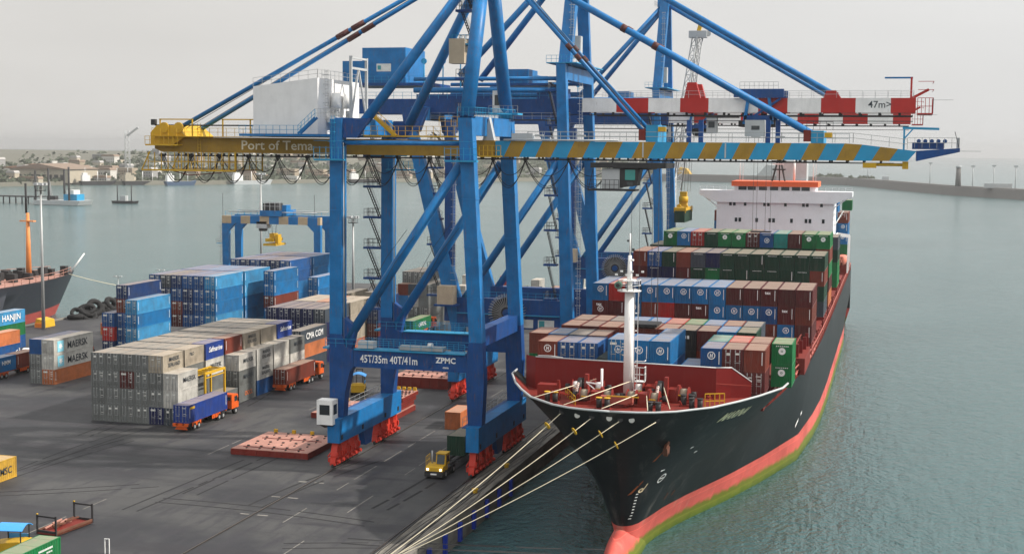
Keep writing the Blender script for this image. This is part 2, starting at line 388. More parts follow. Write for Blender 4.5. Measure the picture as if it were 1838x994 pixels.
def foliage(pts, name, size, n):
    q = MB()
    for (x, y, z, s) in pts:
        for i in range(n):
            a = random.random()*6.28; rr = random.random()**.5; c = Vector((x+math.cos(a)*rr*s, y+math.sin(a)*rr*s, z+random.random()*s*.9*(1.15-rr)))
            d = Vector((random.uniform(-1,1), random.uniform(-1,1), random.uniform(-1,1))).normalized()*size*random.uniform(.5, 1.2); e = d.orthogonal()
            q.quad([c-d, c+e, c+d, c-e], LEAF)
    return q.build(name)
pts = []
for k in range(3000):
    t = .9+random.random()*6.1; x, y = shore_pt(t); d = random.choice((30, 90, 160, 240, 330, 430, 560, 700, 820, 900, 980, 1060))*random.uniform(.85, 1.15)
    pts.append((x-d*.2, y+d, 1+(d-60)/900*(24 if t < 4 else 12), random.uniform(5, 12)))
f = foliage(pts, 'far_woodland', 2.4, 13); tag(f, 'hazy belt of trees between the houses of the far shore', 'trees'); f['kind'] = 'stuff'
# big warehouses and the quay on the left
t = thing('warehouse', 'large pale warehouse with broad brown roof on the far quay', 'warehouse', (-900, 1335, 1))
q = MB(); q.box((-42,0,-2), (30,60,13), HW[0])
for i in range(9): q.box((-40+i*7.6,-.1,1), (-35+i*7.6,.1,7), DARK)
q.build('wall', t); MB().prism([(-44,13),(-6,19),(32,13)], 'y', -2, 62, HR[2]).build('roof', t)
t = thing('warehouse', 'long low warehouse with rusty roof behind the drilling barge', 'warehouse', (-985, 1440, 1))
MB().box((-40,0,-2), (36,50,12), HW[2]).build('wall', t); MB().prism([(-42,12),(-2,17),(38,12)], 'y', -2, 52, HR[0]).build('roof', t)
t = thing('silo_building', 'tall cream block with flat roof at the left edge of the far shore', 'building', (-1010, 1330, 1))
q = MB(); q.box((-28,0,-2), (26,30,16), HW[0]); q.box((-14,4,16), (8,22,27), HW[0]); q.build('wall', t)
q = MB()
for i in range(12): q.box((-26+i*4.2,-.06,4), (-24+i*4.2,.05,7), GL); q.box((-26+i*4.2,-.06,10), (-24+i*4.2,.05,13), GL)
q.build('window', t)
t = thing('dredging_barge', 'grey jack-up barge with four tall legs and a small crane', 'barge', (-592, 903, WL))
MB().prism([(-19,.2),(17,.2),(19,3.5),(-20,3.5)], 'y', -9, 9, GREYP).build('hull', t)
for x, yy, h in ((-19,-7,25),(-8,-7,27),(-4,7,26),(9,-7,28)): MB().tube([(x,yy,-2),(x,yy,h)], .75, DARK, 8).build('leg', t)
q = MB(); q.box((3,-5,3.5), (14,5,8), LBLUE); q.box((5,-4,8), (11,4,11), WHITE); q.build('deckhouse', t)
q = MB(); q.beam((-11,0,3.5), (-13,0,24), .9, .9, STEEL); q.beam((-9,0,3.5), (-13,0,24), .3, .3, STEEL); q.box((-13,-2,3.5), (-6,2,6.5), DARK); q.build('deck_crane', t)
t = thing('small_barge', 'low dark pontoon with two thin posts beside the grey barge', 'barge', (-566, 945, WL))
MB().prism([(-9,.1),(8,.1),(9,2),(-10,2)], 'y', -4, 4, DARK).build('hull', t)
MB().box((-4,-2,2), (1,2,6), GREYP).build('deckhouse', t)
for x in (-7, 5): MB().tube([(x,0,2),(x,0,14)], .4, DARK, 6).build('post', t)
q = MB()
for k in range(16): q.tube([(-706+k*5.4, 915, WL-1), (-706+k*5.4, 915, 1.6)], .5, DARK, 6)
q.box((-712,910,1.6), (-618,921,2.4), DARK); tag(q.build('old_jetty'), 'dark low jetty on short piles running to the grey barge', 'jetty')
def far_ship(loc, L, label, hullm, house, rot=0):
    t = thing('far_ship', label, 'ship', loc, rot, 'ships moored along the far shore')
    MB().prism([(-L/2+2,0),(L/2-3,0),(L/2,5.5),(L/2-4,4.2),(-L/2,4.4)], 'y', -4, 4, hullm).build('hull', t)
    q = MB(); q.box((-L/2+2,-3,4.3), (-L/2+2+L*.22,3,11), house); q.box((-L/2+3,-2.4,11), (-L/2+2+L*.15,2.4,13.5), house); q.build('deckhouse', t)
    q = MB(); q.tube([(0,0,4),(0,0,15)], .4, WHITE, 6); q.tube([(L*.25,0,4),(L*.25,0,13)], .35, WHITE, 6); q.tube([(-L/2+6,0,13),(-L/2+6,0,19)], .25, WHITE, 6); q.build('mast', t)
far_ship((-850, 1362, WL), 40, 'dark trawler with white deckhouse, leftmost of the moored ships', DARK, WHITE, .9)
far_ship((-812, 1392, WL), 46, 'dark ship with pale deckhouse, second of the moored ships', DARK, HW[0], .9)
far_ship((-770, 1400, WL), 36, 'blue hulled ship with white deckhouse at the far shore', paint('far_blue', (.05,.09,.16)), WHITE, .9)
far_ship((-722, 1480, WL), 50, 'grey hulled ship, fourth of the moored ships', GREYP, WHITE, .9)
far_ship((-640, 1630, WL), 44, 'dark ship moored near the middle of the far shore', DARK, WHITE, .8)
def lattice(q, p, qq, w, mat, n, w2=None):
    p, qq = Vector(p), Vector(qq); w2 = w2 or w; d = (qq-p).normalized(); a = d.orthogonal().normalized(); b = d.cross(a)
    cs = [(1,1),(-1,1),(-1,-1),(1,-1)]
    def pt(i, t): c = p.lerp(qq, t); ww = w+(w2-w)*t; return c + a*cs[i][0]*ww/2 + b*cs[i][1]*ww/2
    for i in range(4): q.tube([pt(i,0), pt(i,1)], w*.06, mat, 5)
    for k in range(n):
        for i in range(4):
            j = (i+1) % 4; q.tube([pt(i,k/n), pt(j,(k+1)/n)], w*.035, mat, 4, False); q.tube([pt(i,k/n), pt(j,k/n)], w*.035, mat, 4, False)
    return q
q = MB(); lattice(q, (-895,1500,2), (-895,1500,58), 6, GREYP, 9, 4); q.beam((-895,1500,52), (-880,1500,62), 2, 2, GREYP)
tag(q.build('lattice_tower'), 'thin grey lattice tower rising over the far shore', 'tower')
# breakwater furniture
def tower(loc, h, label):
    t = thing('harbour_beacon', label, 'beacon', loc); q = MB(); q.tube([(0,0,0),(0,0,h*.9)], 3, ROCK, 10, True, 2.2); q.build('tower', t)
    MB().tube([(0,0,h*.9),(0,0,h)], 2.8, GREYP, 10).build('lantern', t)
tower((60, 1500, 6.5), 21, 'stout grey beacon tower on the breakwater head')
def lamp(loc, h, label):
    t = thing('harbour_lamp', label, 'lamp post', loc, 0, 'lamp posts on the breakwater'); MB().tube([(0,0,0),(0,0,h)], .45, GREYP, 6).build('pole', t)
    MB().box((-2,-1,h), (2,1,h+1.5), GREYP).build('lamp_head', t)
for x, y, h in ((-36,1800,19),(34,1580,22),(74,1500,20),(92,1462,21),(110,1430,21)): lamp((x, y, 6.5), h, 'thin lamp post standing on the hazy breakwater')
for x, y, w, lab in ((96,1455,26,'low grey shed on the breakwater behind the lamp posts'), (-14,1755,8,'tiny hut on the breakwater')):
    t = MB(); t.box((x-w/2,y,6.5), (x+w/2,y+8,11), GREYP); tag(t.build('harbour_shed'), lab, 'shed')
f = foliage([(-88+random.uniform(-16,16),1925,7,5) for _ in range(10)] + [(-45+random.uniform(-14,14),1860,7,3.5) for _ in range(7)], 'breakwater_bushes', 1.3, 40)
tag(f, 'dark low bushes growing on the distant breakwater', 'bushes'); f['kind'] = 'stuff'
t = MB(); t.prism([(-30,0),(34,0),(22,14),(-14,18)], 'y', 0, 30, GREYP); tag(t.build('stockpile_hall', None, (-170, 2060, 3)), 'grey sloping hall behind the breakwater near the ship bridge', 'hall')
t = MB(); t.prism([(-12,0),(14,0),(6,11),(-5,13)], 'y', 0, 20, YELB); tag(t.build('sand_heap', None, (-300, 2010, 3)), 'yellowish heap on the distant breakwater left of the ship bridge', 'heap')
# haze: one box of thin even air
hz = MB().box((-9400,-420,-11), (9400,12000,84), DARK).build('haze')
hm_ = bpy.data.materials.new('harmattan_haze'); hm_.use_nodes = True; t = hm_.node_tree; t.nodes.clear()
pv = t.nodes.new('ShaderNodeVolumePrincipled'); pv.inputs['Color'].default_value = (.93, .94, .95, 1); pv.inputs['Density'].default_value = HAZE
pv.inputs['Anisotropy'].default_value = .65
oo = t.nodes.new('ShaderNodeOutputMaterial'); t.links.new(pv.outputs[0], oo.inputs['Volume'])
hz.data.materials.clear(); hz.data.materials.append(hm_); hz['kind'] = 'stuff'
# ------------------------------------------------------------------ shipping containers
CW, CH, L20, L40 = 2.44, 2.59, 6.06, 12.19
def container_mesh(L, H=CH, panel=True):
    q = MB(); w = CW/2; e = .07
    for x in (-w, w-.13):
        for y in (0, L-.13): q.box((x,y,0), (x+.13,y+.13,H), CB)
    for z, hh in ((0,.15),(H-.1,.1)):
        for x in (-w+.004, w-.124): q.box((x,.13,z+.003), (x+.12,L-.13,z+hh-.003), CB)
        q.box((-w+.13,.004,z+.003), (w-.13,.12,z+hh-.003), CB); q.box((-w+.13,L-.12,z+.003), (w-.13,L-.004,z+hh-.003), CB)
    n = round((L-.26)/.42); st = (L-.26)/n; z0, z1 = .148, H-.098
    for sx in (-1, 1):
        prof = []
        for i in range(n):
            y = .13+i*st
            prof += [(w-.028,y),(w-.028,y+st*.36),(w-.085,y+st*.5),(w-.085,y+st*.86)]
        prof.append((w-.028, L-.13))
        k = q.add([(sx*a,y,z0) for a, y in prof]+[(sx*a,y,z1) for a, y in prof]); m = len(prof)
        for i in range(m-1): q.face([k+i,k+i+1,k+m+i+1,k+m+i], CB)
    if panel:
        n = 9; st = (CW-.26)/n; prof = []
        for i in range(n):
            x = -w+.13+i*st; prof += [(x,.03),(x+st*.36,.03),(x+st*.5,.075),(x+st*.86,.075)]
        prof.append((w-.13,.03)); k = q.add([(x,y,z0) for x, y in prof]+[(x,y,z1) for x, y in prof]); m = len(prof)
        for i in range(m-1): q.face([k+i,k+i+1,k+m+i+1,k+m+i], CB)
    q.quad([(-w+.1,.1,z0),(w-.1,.1,z0),(w-.1,.1,z1),(-w+.1,.1,z1)], DARK)
    q.quad([(-w+.13,L-.05,z0),(w-.13,L-.05,z0),(w-.13,L-.05,z1),(-w+.13,L-.05,z1)], CB)
    for i in range(int(L/1.2)):
        y0, y1 = .01+i*(L-.02)/int(L/1.2), .01+(i+1)*(L-.02)/int(L/1.2); zz = H-.004 if i % 2 else H-.02
        q.quad([(-w+.01,y0,zz),(w-.01,y0,zz),(w-.01,y1,zz),(-w+.01,y1,zz)], CR)
        if i: q.quad([(-w+.01,y0,H-.02),(w-.01,y0,H-.02),(w-.01,y0,H-.004),(-w+.01,y0,H-.004)], CR)
    q.quad([(-w,0,.003),(w,0,.003),(w,L,.003),(-w,L,.003)], DARK)
    o = q.build('shipping_container'); me = o.data; bpy.data.objects.remove(o); return me
CM = {(L, H, p): container_mesh(L, H, p) for L in (L20, L40) for H in (CH, 2.9) for p in (True, False)}
STICK = plain('label_sticker', (.62, .62, .58), .6)
def door_mesh(sx, stickers):
    q = MB(); x0, x1 = (-1.075,-.012) if sx < 0 else (.012,1.075)
    q.box((x0,.03,.16), (x1,.075,CH-.11), CB)
    for z in (.55, 1.1, 1.65): q.box((x0+.06,.015,z), (x1-.06,.028,z+.09), CB)
    for x in (x0+.28, x1-.28):
        q.tube([(x,-.01,.1),(x,-.01,CH-.06)], .03, STEEL, 5)
        for z in (.2, 1.2, CH-.3): q.box((x-.07,-.005,z), (x+.07,.03,z+.1), STEEL)
    q.box((x0+.2,-.03,1.0), (x1-.2,-.012,1.07), STEEL)
    for (u, w, z, h) in stickers: q.quad([(x0+u,-.022,z),(x0+u+w,-.022,z),(x0+u+w,-.022,z+h),(x0+u,-.022,z+h)], STICK)
    o = q.build('door'); me = o.data; bpy.data.objects.remove(o); return me
DOORS = [(door_mesh(-1, a), door_mesh(1, b)) for a, b in (
    ([(.4,.35,1.9,.14)], [(.18,.6,2.1,.1),(.35,.4,1.75,.08),(.35,.4,1.55,.08)]),
    ([(.35,.4,1.85,.3)], [(.3,.42,1.95,.22)]),
    ([], [(.2,.6,2.15,.08),(.4,.4,1.3,.07)]),
    ([(.12,.8,2.02,.26)], [(.45,.42,2.1,.12),(.45,.42,1.8,.1),(.45,.42,1.5,.1),(.5,.3,.9,.16)]))]
def ring_mesh(parts):
    q = MB()
    for kind, a in parts:
        if kind == 'ring':
            cx, cz, r0, r1 = a; n = 20
            k = q.add([(cx+math.cos(t)*rr, 0, cz+math.sin(t)*rr) for rr in (r0, r1) for t in (2*math.pi*i/n for i in range(n))])
            for i in range(n): q.face([k+i,k+(i+1) % n,k+n+(i+1) % n,k+n+i], LETTER)
        elif kind == 'poly': q.quad([(x,0,z) for x, z in a], LETTER)
    o = q.build('emblem'); me = o.data; bpy.data.objects.remove(o); return me
def hbars(s=1): return [('poly', [(-.19,-.24),(-.09,-.24),(-.03,.22),(-.13,.22)]), ('poly', [(.03,-.24),(.13,-.24),(.19,.22),(.09,.22)]), ('poly', [(-.08,-.04),(.07,-.04),(.08,.05),(-.07,.05)])]
E_H = ring_mesh([('ring', (0,0,.36,.46))]+hbars())
E_W = ring_mesh([('ring', (0,0,.13,.42)), ('ring', (0,0,0,.07))])
E_BAR = ring_mesh([('poly', [(-.045,-.75),(.045,-.75),(.045,.75),(-.045,.75)])])
E_TOP = ring_mesh([('poly', [(-.7+i*.22,-.05),(-.57+i*.22,-.05),(-.57+i*.22,.05),(-.7+i*.22,.05)]) for i in range(7)])
E_TWO = ring_mesh([('poly', [(-.3,-.2),(-.06,-.2),(-.06,.2),(-.3,.2)]), ('poly', [(.08,-.2),(.32,-.2),(.32,.2),(.08,.2)])])
E_YEL = None
def emblem(me, parent, loc, side=False, name='emblem'):
    o = link(name, me, parent, loc)
    if side: o.rotation_euler[2] = R(90)
    return o
COLS = dict(grey=(.14,.15,.148), tan=(.33,.29,.23), white=(.52,.51,.47), blue=(.007,.075,.24), sky=(.04,.24,.46), hblue=(.006,.135,.34), dblue=(.006,.03,.11),
    maroon=(.085,.013,.014), brown=(.16,.032,.020), red=(.36,.022,.02), green=(.006,.15,.045), dgreen=(.006,.042,.024), teal=(.01,.24,.22),
    navy=(.006,.011,.065), slate=(.05,.065,.085), black=(.016,.017,.02), orange=(.50,.16,.06), yellow=(.52,.31,.04), violet=(.012,.045,.24))
CNAME = dict(grey='grey', tan='sand grey', white='off white', blue='blue', sky='sky blue', hblue='bright blue', dblue='dark blue', maroon='maroon', brown='red brown',
    red='red', green='green', dgreen='dark green', teal='teal', navy='navy', slate='slate grey', black='black', orange='faded orange', yellow='yellow', violet='violet blue')
NCONT = [0]
def container(x, y, z, col, label, L=L20, H=CH, end='door', group=None, marks=(), rotz=0):
    """x,y,z: middle of the near bottom edge"""
    door = end.startswith('door')
    o = link('shipping_container', CM[(L, H, not door)], None, (x, y, z), rotz)
    c = COLS[col]; k = random.uniform(.86, 1.12); o.color = (c[0]*k, c[1]*k, c[2]*k, 1)
    tag(o, label, 'container', group); NCONT[0] += 1
    if door:
        dv = DOORS[int(end[4:]) if len(end) > 4 else random.randrange(4)]
        for me in dv:
            d = link('door', me, o)
            d.color = o.color
            if H > CH: d.scale[2] = H/CH
    for mk in marks:
        if mk == 'H': emblem(E_H, o, (.02,.02,1.75)); emblem(E_BAR, o, (.92,.02,1.5), name='marking')
        elif mk == 'Hlow': emblem(E_H, o, (.05,.02,1.3))
        elif mk == 'W': emblem(E_W, o, (0,.02,1.72)); emblem(E_TOP, o, (0,.02,2.32), name='marking')
        elif mk == 'T': emblem(E_TOP, o, (0,.02,2.3), name='marking')
        elif mk == 'bar': emblem(E_BAR, o, (.85,.02,1.6), name='marking')
        elif mk == 'tex': lettering('tex', .62, (-.2,.02,2.0), 'front', LETTER, o, .02)
        elif mk == 'two': emblem(E_TWO, o, (0,.02,1.7))
        elif mk == 'edge': 
            for yy in (.38, L-.45): emblem(E_BAR, o, (CW/2+.012, yy, 1.45), True, 'marking')
        elif isinstance(mk, tuple):
            txt, size, yy, zz, mat = mk[:5]; lettering(txt, size, (CW/2+.015, yy, zz), 'side', mat, o, .012, mk[5] if len(mk) > 5 else 0)
    return o
TIER = ['bottom', 'second', 'third', 'fourth', 'fifth', 'sixth', 'seventh']
def clab(col, c, t, row, where, top):
    tt = 'top' if t == top else TIER[t]+' tier'
    return f"{CNAME[col]} container, {ORD[c]} from left, {tt}, {row} row of {where}"
# --- grey yard block: six columns, seven rows of short containers
G = 'containers of the grey yard block'; where = 'the grey yard block'
X0, P, Y0, PR = -114.96, 2.42, 183.4, 6.62
front = {(3,2):('maroon',), (0,4):('navy',), (0,5):('slate',)}
sidecol = {(0,4,3):('tan',[('MAERSK\nSEALAND',.85,3.3,1.35,DLET)]), (1,4,3):('tan',[('P&O',.7,2.2,1.7,DLET)]), (2,4,3):('violet',[('Safmarine',1.15,3.3,1.5,LETTER,.2)]), (3,4,3):('brown',['edge']),
    (4,4,3):('tan',[('MAERSK\nSEALAND',.8,3.2,1.4,DLET)]), (5,4,3):('tan',[]), (6,4,3):('violet',[('Safmarine',1.15,3.3,1.5,LETTER,.2)]),
    (0,5,2):('white',[('MAERSK',1.05,3.5,1.4,DLET)]), (0,5,1):('white',[]), (2,4,2):('white',[('MAERSK',1.0,3.4,1.4,DLET)]),
    (3,5,2):('white',[('MAERSK',1.0,3.4,1.4,DLET)]), (3,5,1):('grey',[('MAERSK',1.0,3.4,1.4,DLET)]), (3,5,0):('grey',[('OOCL',1.0,3.4,1.2,plain('orange_lettering',(.6,.14,.03)))]),
    (4,5,2):('white',[('MAERSK\nSEALAND',.8,3.6,1.5,DLET)]), (4,5,1):('white',[('MAERSK\nSEALAND',.8,3.4,1.4,DLET)]), (4,5,0):('blue',[]),
    (5,5,2):('white',[]), (5,5,1):('white',[]), (6,5,2):('grey',[('MAERSK',1.0,3.4,1.5,DLET)]), (6,5,1):('white',[])}
gcol = ['grey','grey','grey','tan','grey']
for rw in range(7):
    for c in range(6):
        h = 4 if c < 5 else {0:3, 1:0, 2:1}.get(rw, 3)
        for t in range(h):
            vis = rw == 0 or (c < 5 and t == 3) or c == 5 or (c == 4 and rw in (1,2) and t >= 1) or (c == 0 and t >= 2)
            if not vis: continue
            col = random.choice(gcol); marks = []
            if rw == 0: col = front.get((t,c), front.get((3,2),('maroon',)) if (t,c) == (2,2) else ('grey',))[0] if (t,c) != (3,2) else 'grey'
            if (rw,c,t) in sidecol: col, marks = sidecol[(rw,c,t)]
            e = 'door'+str({(2,1):0}.get((t,c), random.randrange(4)))
            container(X0+c*P, Y0+rw*PR, t*CH, col, clab(col,c,t,ORD[rw],where,h-1), L20, CH, e, G, marks)
# --- two-wide stack with big lettering at the left
G = 'containers of the two column stack'; where = 'the short two column stack'
for c, t, col, mk in ((0,0,'grey',[]),(1,0,'orange',['edge']),(0,1,'grey',[]),(1,1,'white',[('MAERSK',1.75,7.2,1.15,DLET)]),(0,2,'blue',[]),(1,2,'white',[('MAERSK',1.75,7.2,1.15,DLET)])):
    o = container(-143.2+c*2.46, 208.9, t*CH, col, clab(col,c,t,'front',where,2).replace(', front row',''), L40, CH, 'door' if (c,t) != (0,2) else 'panel', G, mk)
    if mk and t:
        sq = MB(); sq.quad([(0,-.95,-.95),(0,.95,-.95),(0,.95,.95),(0,-.95,.95)], paint('pale_star_blue', (.22,.55,.68), .5, .2, 0))
        st = sq.build('emblem', o, (CW/2+.012, 2.0, 1.3)); pts = []
        for i in range(14): rr = .72 if i % 2 == 0 else .3; a = math.pi/2+i*math.pi/7; pts.append((.012, math.cos(a)*rr, math.sin(a)*rr))
        n = MB(); k = n.add([(.012,0,0)]+pts)
        for i in range(14): n.face([k,k+1+i,k+1+(i+1) % 14], LETTER)
        n.build('star', st)
# --- stepped blue stack
G = 'containers of the stepped blue stack'; where = 'the stepped blue stack'
sc = {0:['blue','dblue','red','blue'], 1:['blue','blue','blue','blue','brown','dblue'], 2:['sky','hblue','sky','hblue','sky']}  # right column takes lighter blues, its sunlit sides painted in
for c in range(3):
    n = len(sc[c])
    for t in range(n):
        if t < 1: continue
        mk = ['edge'] if c == 2 or t == 5 else []
        col = sc[c][t]
        sidec = 'sky' if c == 2 and t % 2 else col
        container(-140.45+c*2.47, 227.6+(0,1,0)[c], t*CH, col, clab(col,c,t,'front',where,n-1).replace(', front row',''), L40, CH, 'door3', G, mk)
# --- tall blue block behind, six columns
G = 'containers of the tall blue block'; where = 'the tall blue block'
bc = [['blue']*6, ['blue','dblue','blue','blue','dblue','slate'], ['blue','blue','maroon','brown','blue','dblue'], ['blue','blue','blue','dblue','dblue','blue'], ['blue','blue','blue','blue','blue','blue'], ['blue','blue','dblue','blue','dblue','blue']]
for rw in range(2):
    for c in range(6):
        for t in range(6):
            if not ((rw == 0 and t >= 2) or t == 5 or c == 5): continue
            if rw == 0 and c == 0 and t < 5: continue
            if t == 0: continue
            col = bc[c][t] if rw == 0 else random.choice(['blue','hblue','blue'])
            if c == 5: col = ('sky','hblue','sky','hblue','hblue','sky')[(t+rw) % 6]  # outer column lightened: sun on its side faces put into the colour
            container(-143.5+c*2.46, 250+rw*12.9, t*CH, col, clab(col,c,t,ORD[rw],where,5), L40, CH, 'door3', G, ['edge'] if c == 5 else [])
for k, (c, n) in enumerate(((0,6),(1,5))):
    for t in range(2, n):
        col = 'brown' if (k == 0 and t == 3) else 'hblue'
        container(-125.6+c*2.9, 265.2+c*16, t*CH, col, f"{CNAME[col]} container, {TIER[t]} tier of the {'nearer' if k == 0 else 'farther'} single column beside the tall blue block", L40, CH, 'door3', 'containers in single columns', ['edge'])
G = 'containers of the farthest blue block'; where = 'the farthest blue block'
for rw in range(2):
    for c in range(6):
        for t in range(6):
            if not ((t == 5) or (rw == 0 and t == 4 and c > 3) or (c == 5 and t >= 2)): continue
            col = random.choice(['blue','blue','dblue']) if c < 5 else random.choice(['hblue','blue','hblue'])
            container(-146.2+c*2.48, 291+rw*13, t*CH, col, clab(col,c,t,ORD[rw],where,5), L40, CH, 'door3', G, ['edge'] if c == 5 else [])
# --- dark blue block and slate pair right of the grey block
G = 'containers of the dark navy block'; where = 'the dark navy block'
for rw in range(2):
    for c in range(5):
        for t in range(4):
            if not (t == 3 or c == 4 or (rw == 0 and t > 0)): continue
            col = 'navy' if rw == 0 else random.choice(['tan','orange','tan'])
            if rw == 0 and c == 4: col = 'slate' if t == 3 else 'navy'
            container(-116.0+c*2.47, 246.2+rw*12.9, t*CH, col, clab(col,c,t,ORD[rw],where,3), L40, CH, 'door0', G, [('CMA CGM',1.5,6.8,1.3,LETTER)] if c == 4 and rw == 0 and t > 1 else [])
G = 'containers of the narrow slate stack'
for t, col, mk in ((0,'slate',[]),(1,'orange',['edge']),(2,'slate',[('CMA CGM',1.7,6.4,1.3,LETTER)])):
    container(-105.5, 233.4, t*CH, col, f"{CNAME[col]} container, {'top' if t == 2 else TIER[t]} of the narrow stack right of the grey yard block", L40, CH, 'door0', G, mk)
# --- stacks seen between the legs of the striped crane
G = 'containers seen between the crane legs'; where = 'the stacks between the crane legs'
def lone(lst, desc, group):
    for i, (x, y, z, col, L, end, mk, extra) in enumerate(lst):
        container(x, y, z, col, f"{CNAME[col]} container {extra} {desc}", L, CH, end, group, mk)
lone([(-103.4,267.5,CH*3,'dblue',L40,'door','','on the top tier of'),(-103.4,267.5,CH*2,'dblue',L40,'door','','on the third tier of'),(-103.4,267.5,CH,'maroon',L40,'door','','on the second tier of'),(-103.4,267.5,0,'navy',L40,'door','','at the foot of')], 'the dark stack behind the inland crane leg', G)
lone([(-108.2,302,CH*4,'grey',L40,'door','','leftmost on top of'),(-105.7,302,CH*4,'grey',L40,'door','','second on top of'),
      (-108.2,299,CH*3,'brown',L40,'panel','','upper left in'),(-105.7,299,CH*3,'slate',L40,'panel','','upper middle in'),(-103.2,299,CH*3,'grey',L40,'panel','','upper right in'),
      (-108.2,299,CH*2,'hblue',L40,'panel','','lower left in'),(-105.7,299,CH*2,'white',L20,'door',[('MAERSK',1,3,1.4,DLET)],'lower middle in'),(-103.2,299,CH*2,'grey',L40,'panel','','lower right in'),
      (-105.7,299,CH,'grey',L40,'door','','second tier in'),(-103.2,299,CH,'grey',L40,'door','','second tier right in'),(-105.7,299,0,'tan',L40,'door','','bottom middle in'),(-103.2,299,0,'grey',L40,'door','','bottom right in')], 'the grey wall of containers far between the crane legs', G)
lone([(-122.4,298,CH*2,'tan',L40,'panel','','on top of'),(-122.4,298,CH,'orange',L40,'panel',['edge'],'in the middle of'),(-122.4,298,0,'tan',L40,'panel','','at the foot of'),(-117.5,302,CH*2,'tan',L40,'panel','','in the far column of'),(-118,290,0,'tan',L40,'door','','lowest before')], 'the faded stack beside the floodlight mast', G)
lone([(-88,318,CH*2,'dgreen',L40,'panel',['T'],'topmost in'),(-84.5,318,CH*2,'slate',L40,'panel',['T'],'topmost right in'),(-88,318,CH,'brown',L40,'door','','lower left in'),(-84.5,318,CH,'red',L40,'door','','lower right in'),(-88,318,0,'tan',L40,'door','','bottom left in'),(-84.5,318,0,'blue',L40,'door','','bottom right in')], 'the small far stack behind the cable reel', G)
# --- left edge and foreground
lone([(-172.9,235,CH*2,'sky',L40,'door',[('HANJIN',1.8,7.6,1.3,LETTER)],'on top of'),(-172.9,235,CH,'green',L40,'door','','in the middle of'),(-172.9,235,0,'blue',L40,'door','','at the foot of')], 'the stack at the left edge of the yard', 'containers at the left edge')
lone([(-166.5,224,CH,'orange',L40,'door','','on top of'),(-166.5,224,0,'blue',L40,'door','','at the foot of')], 'the low pair behind the left trucks', 'containers at the left edge')
container(-160.4, 236, 0, 'violet', 'long violet blue container lying alone behind the left trucks', L40, CH, 'door', 'containers at the left edge')
for i, (x, y) in enumerate(((-166,268),(-160,290),(-170,300),(-152,282))): container(x, y, 0, ('orange','tan','brown','tan')[i], ('faded orange','sand grey','red brown','second sand grey')[i]+' container alone on the ground near the tyre bank', L40, CH, 'panel', 'containers near the tyre bank')
o = container(-106.4, 142.9, 0, 'yellow', 'yellow container cut by the left edge of the picture', L20, CH, 'door', None, [('MSC',1.25,3.9,1.15,DLET)])
o = container(-80.4, 106.8, 0, 'green', 'bright green container in the near bottom left corner', L40, CH, 'panel', None, [])
for k in range(7): emblem(E_TWO, o, (CW/2+.013, 8.6+k*.34, 2.0), True, 'marking').scale = (.45,.45,.5)
for k in range(3): emblem(E_TWO, o, (CW/2+.013, 9.9+k*.34, 1.62), True, 'marking').scale = (.4,.4,.4)
container(-62.2, 193.5, 0, 'orange', 'faded orange container standing under the striped crane', L20, CH, 'panel')
# far yard strip at the pier end
for k in range(16):
    x = -118+k*3.7+random.uniform(-.4,.4); n = 1 if k % 3 else 2; col = random.choice(['orange','maroon','white','brown','sky','tan','red'])
    for t in range(n): container(x, 372+random.uniform(0,8), t*CH, col, 'small faded container in the far row at the end of the pier', L20, CH, 'panel', 'containers in the far row at the pier end')
# ------------------------------------------------------------------ ship-to-shore cranes
XL, XW = -69.4, -50.6
def bogie_row(root, x, y0, y1, n, mat):
    """n two-truck bogies under one end of a sill"""
    for k in range(n):
        yc = y0+(y1-y0)*(k+.5)/n; w = (y1-y0)/n
        q = MB(); q.prism([(yc-.45,3.2),(yc+.45,3.2),(yc+w*.36,1.55),(yc+w*.36,1.2),(yc-w*.36,1.2),(yc-w*.36,1.55)], 'x', x-.42, x+.42, mat)
        q.box((x-.55,yc-.3,2.3), (x+.55,yc+.3,2.9), mat)
        b = q.build('bogie', root)
        for s in (-1, 1):
            yy = yc+s*w*.27; t = MB()
            t.prism([(yy-w*.2,.62),(yy-w*.12,1.3),(yy+w*.12,1.3),(yy+w*.2,.62),(yy+w*.2,.35),(yy-w*.2,.35)], 'x', x-.36, x+.36, mat)
            t.box((x-.75,yy-.28,.7), (x-.36,yy+.28,1.25), mat); t.tube([(x+.36,yy,.8),(x+.8,yy,.8)], .24, mat, 8)
            t.tube([(x-.62,yy-w*.2,1.5),(x-.62,yy+w*.2,1.9)], .09, mat, 5); t.box((x+.3,yy-.16,1.3),(x+.62,yy+.16,2.0), mat)
            t.build('truck_frame', b)
            for s2 in (-1, 1):
                MB().disc((x, yy+s2*w*.115, .33), .31, (1,0,0), .3, DARK, 14).build('wheel', b)
def stair_run(q, x, y, z0, z1, mat, step=4.5, w=2.0, dirx=-1):
    z = z0; k = 0
    while z < z1-1:
        xa, xb = (x+dirx*.25, x+dirx*w)
        q.box((min(xa,xb)-.5,y-.8,z-.3), (max(xa,xb)+.3,y+.8,z), BLUED)
        for yy in (-.7, .7): q.rail([(xa,y+yy,z),(xb-dirx*-.4,y+yy,z)], DARK, 1.1, .8, .035)
        q.rail([(xb,y-.7,z),(xb,y+.7,z)], STEEL, 1.1, .7, .03)
        zz = min(z+step, z1); yy = y-.35 if k % 2 else y+.35
        a, b = xa, xb
        for s in (-.4, .4): q.beam((a,yy+s,z), (b,yy+s,zz), .05, .13, mat)
        n = 12
        for i in range(n): f = (i+.5)/n; q.box((a+(b-a)*f-.13, yy-.4, z+(zz-z)*f-.03), (a+(b-a)*f+.13, yy+.4, z+(zz-z)*f+.03), mat)
        for s in (-.3, .3): q.tube([(a,yy+s,z+1), (b,yy+s,zz+1)], .03, STEEL, 4, False)
        z += step; k += 1
    return q
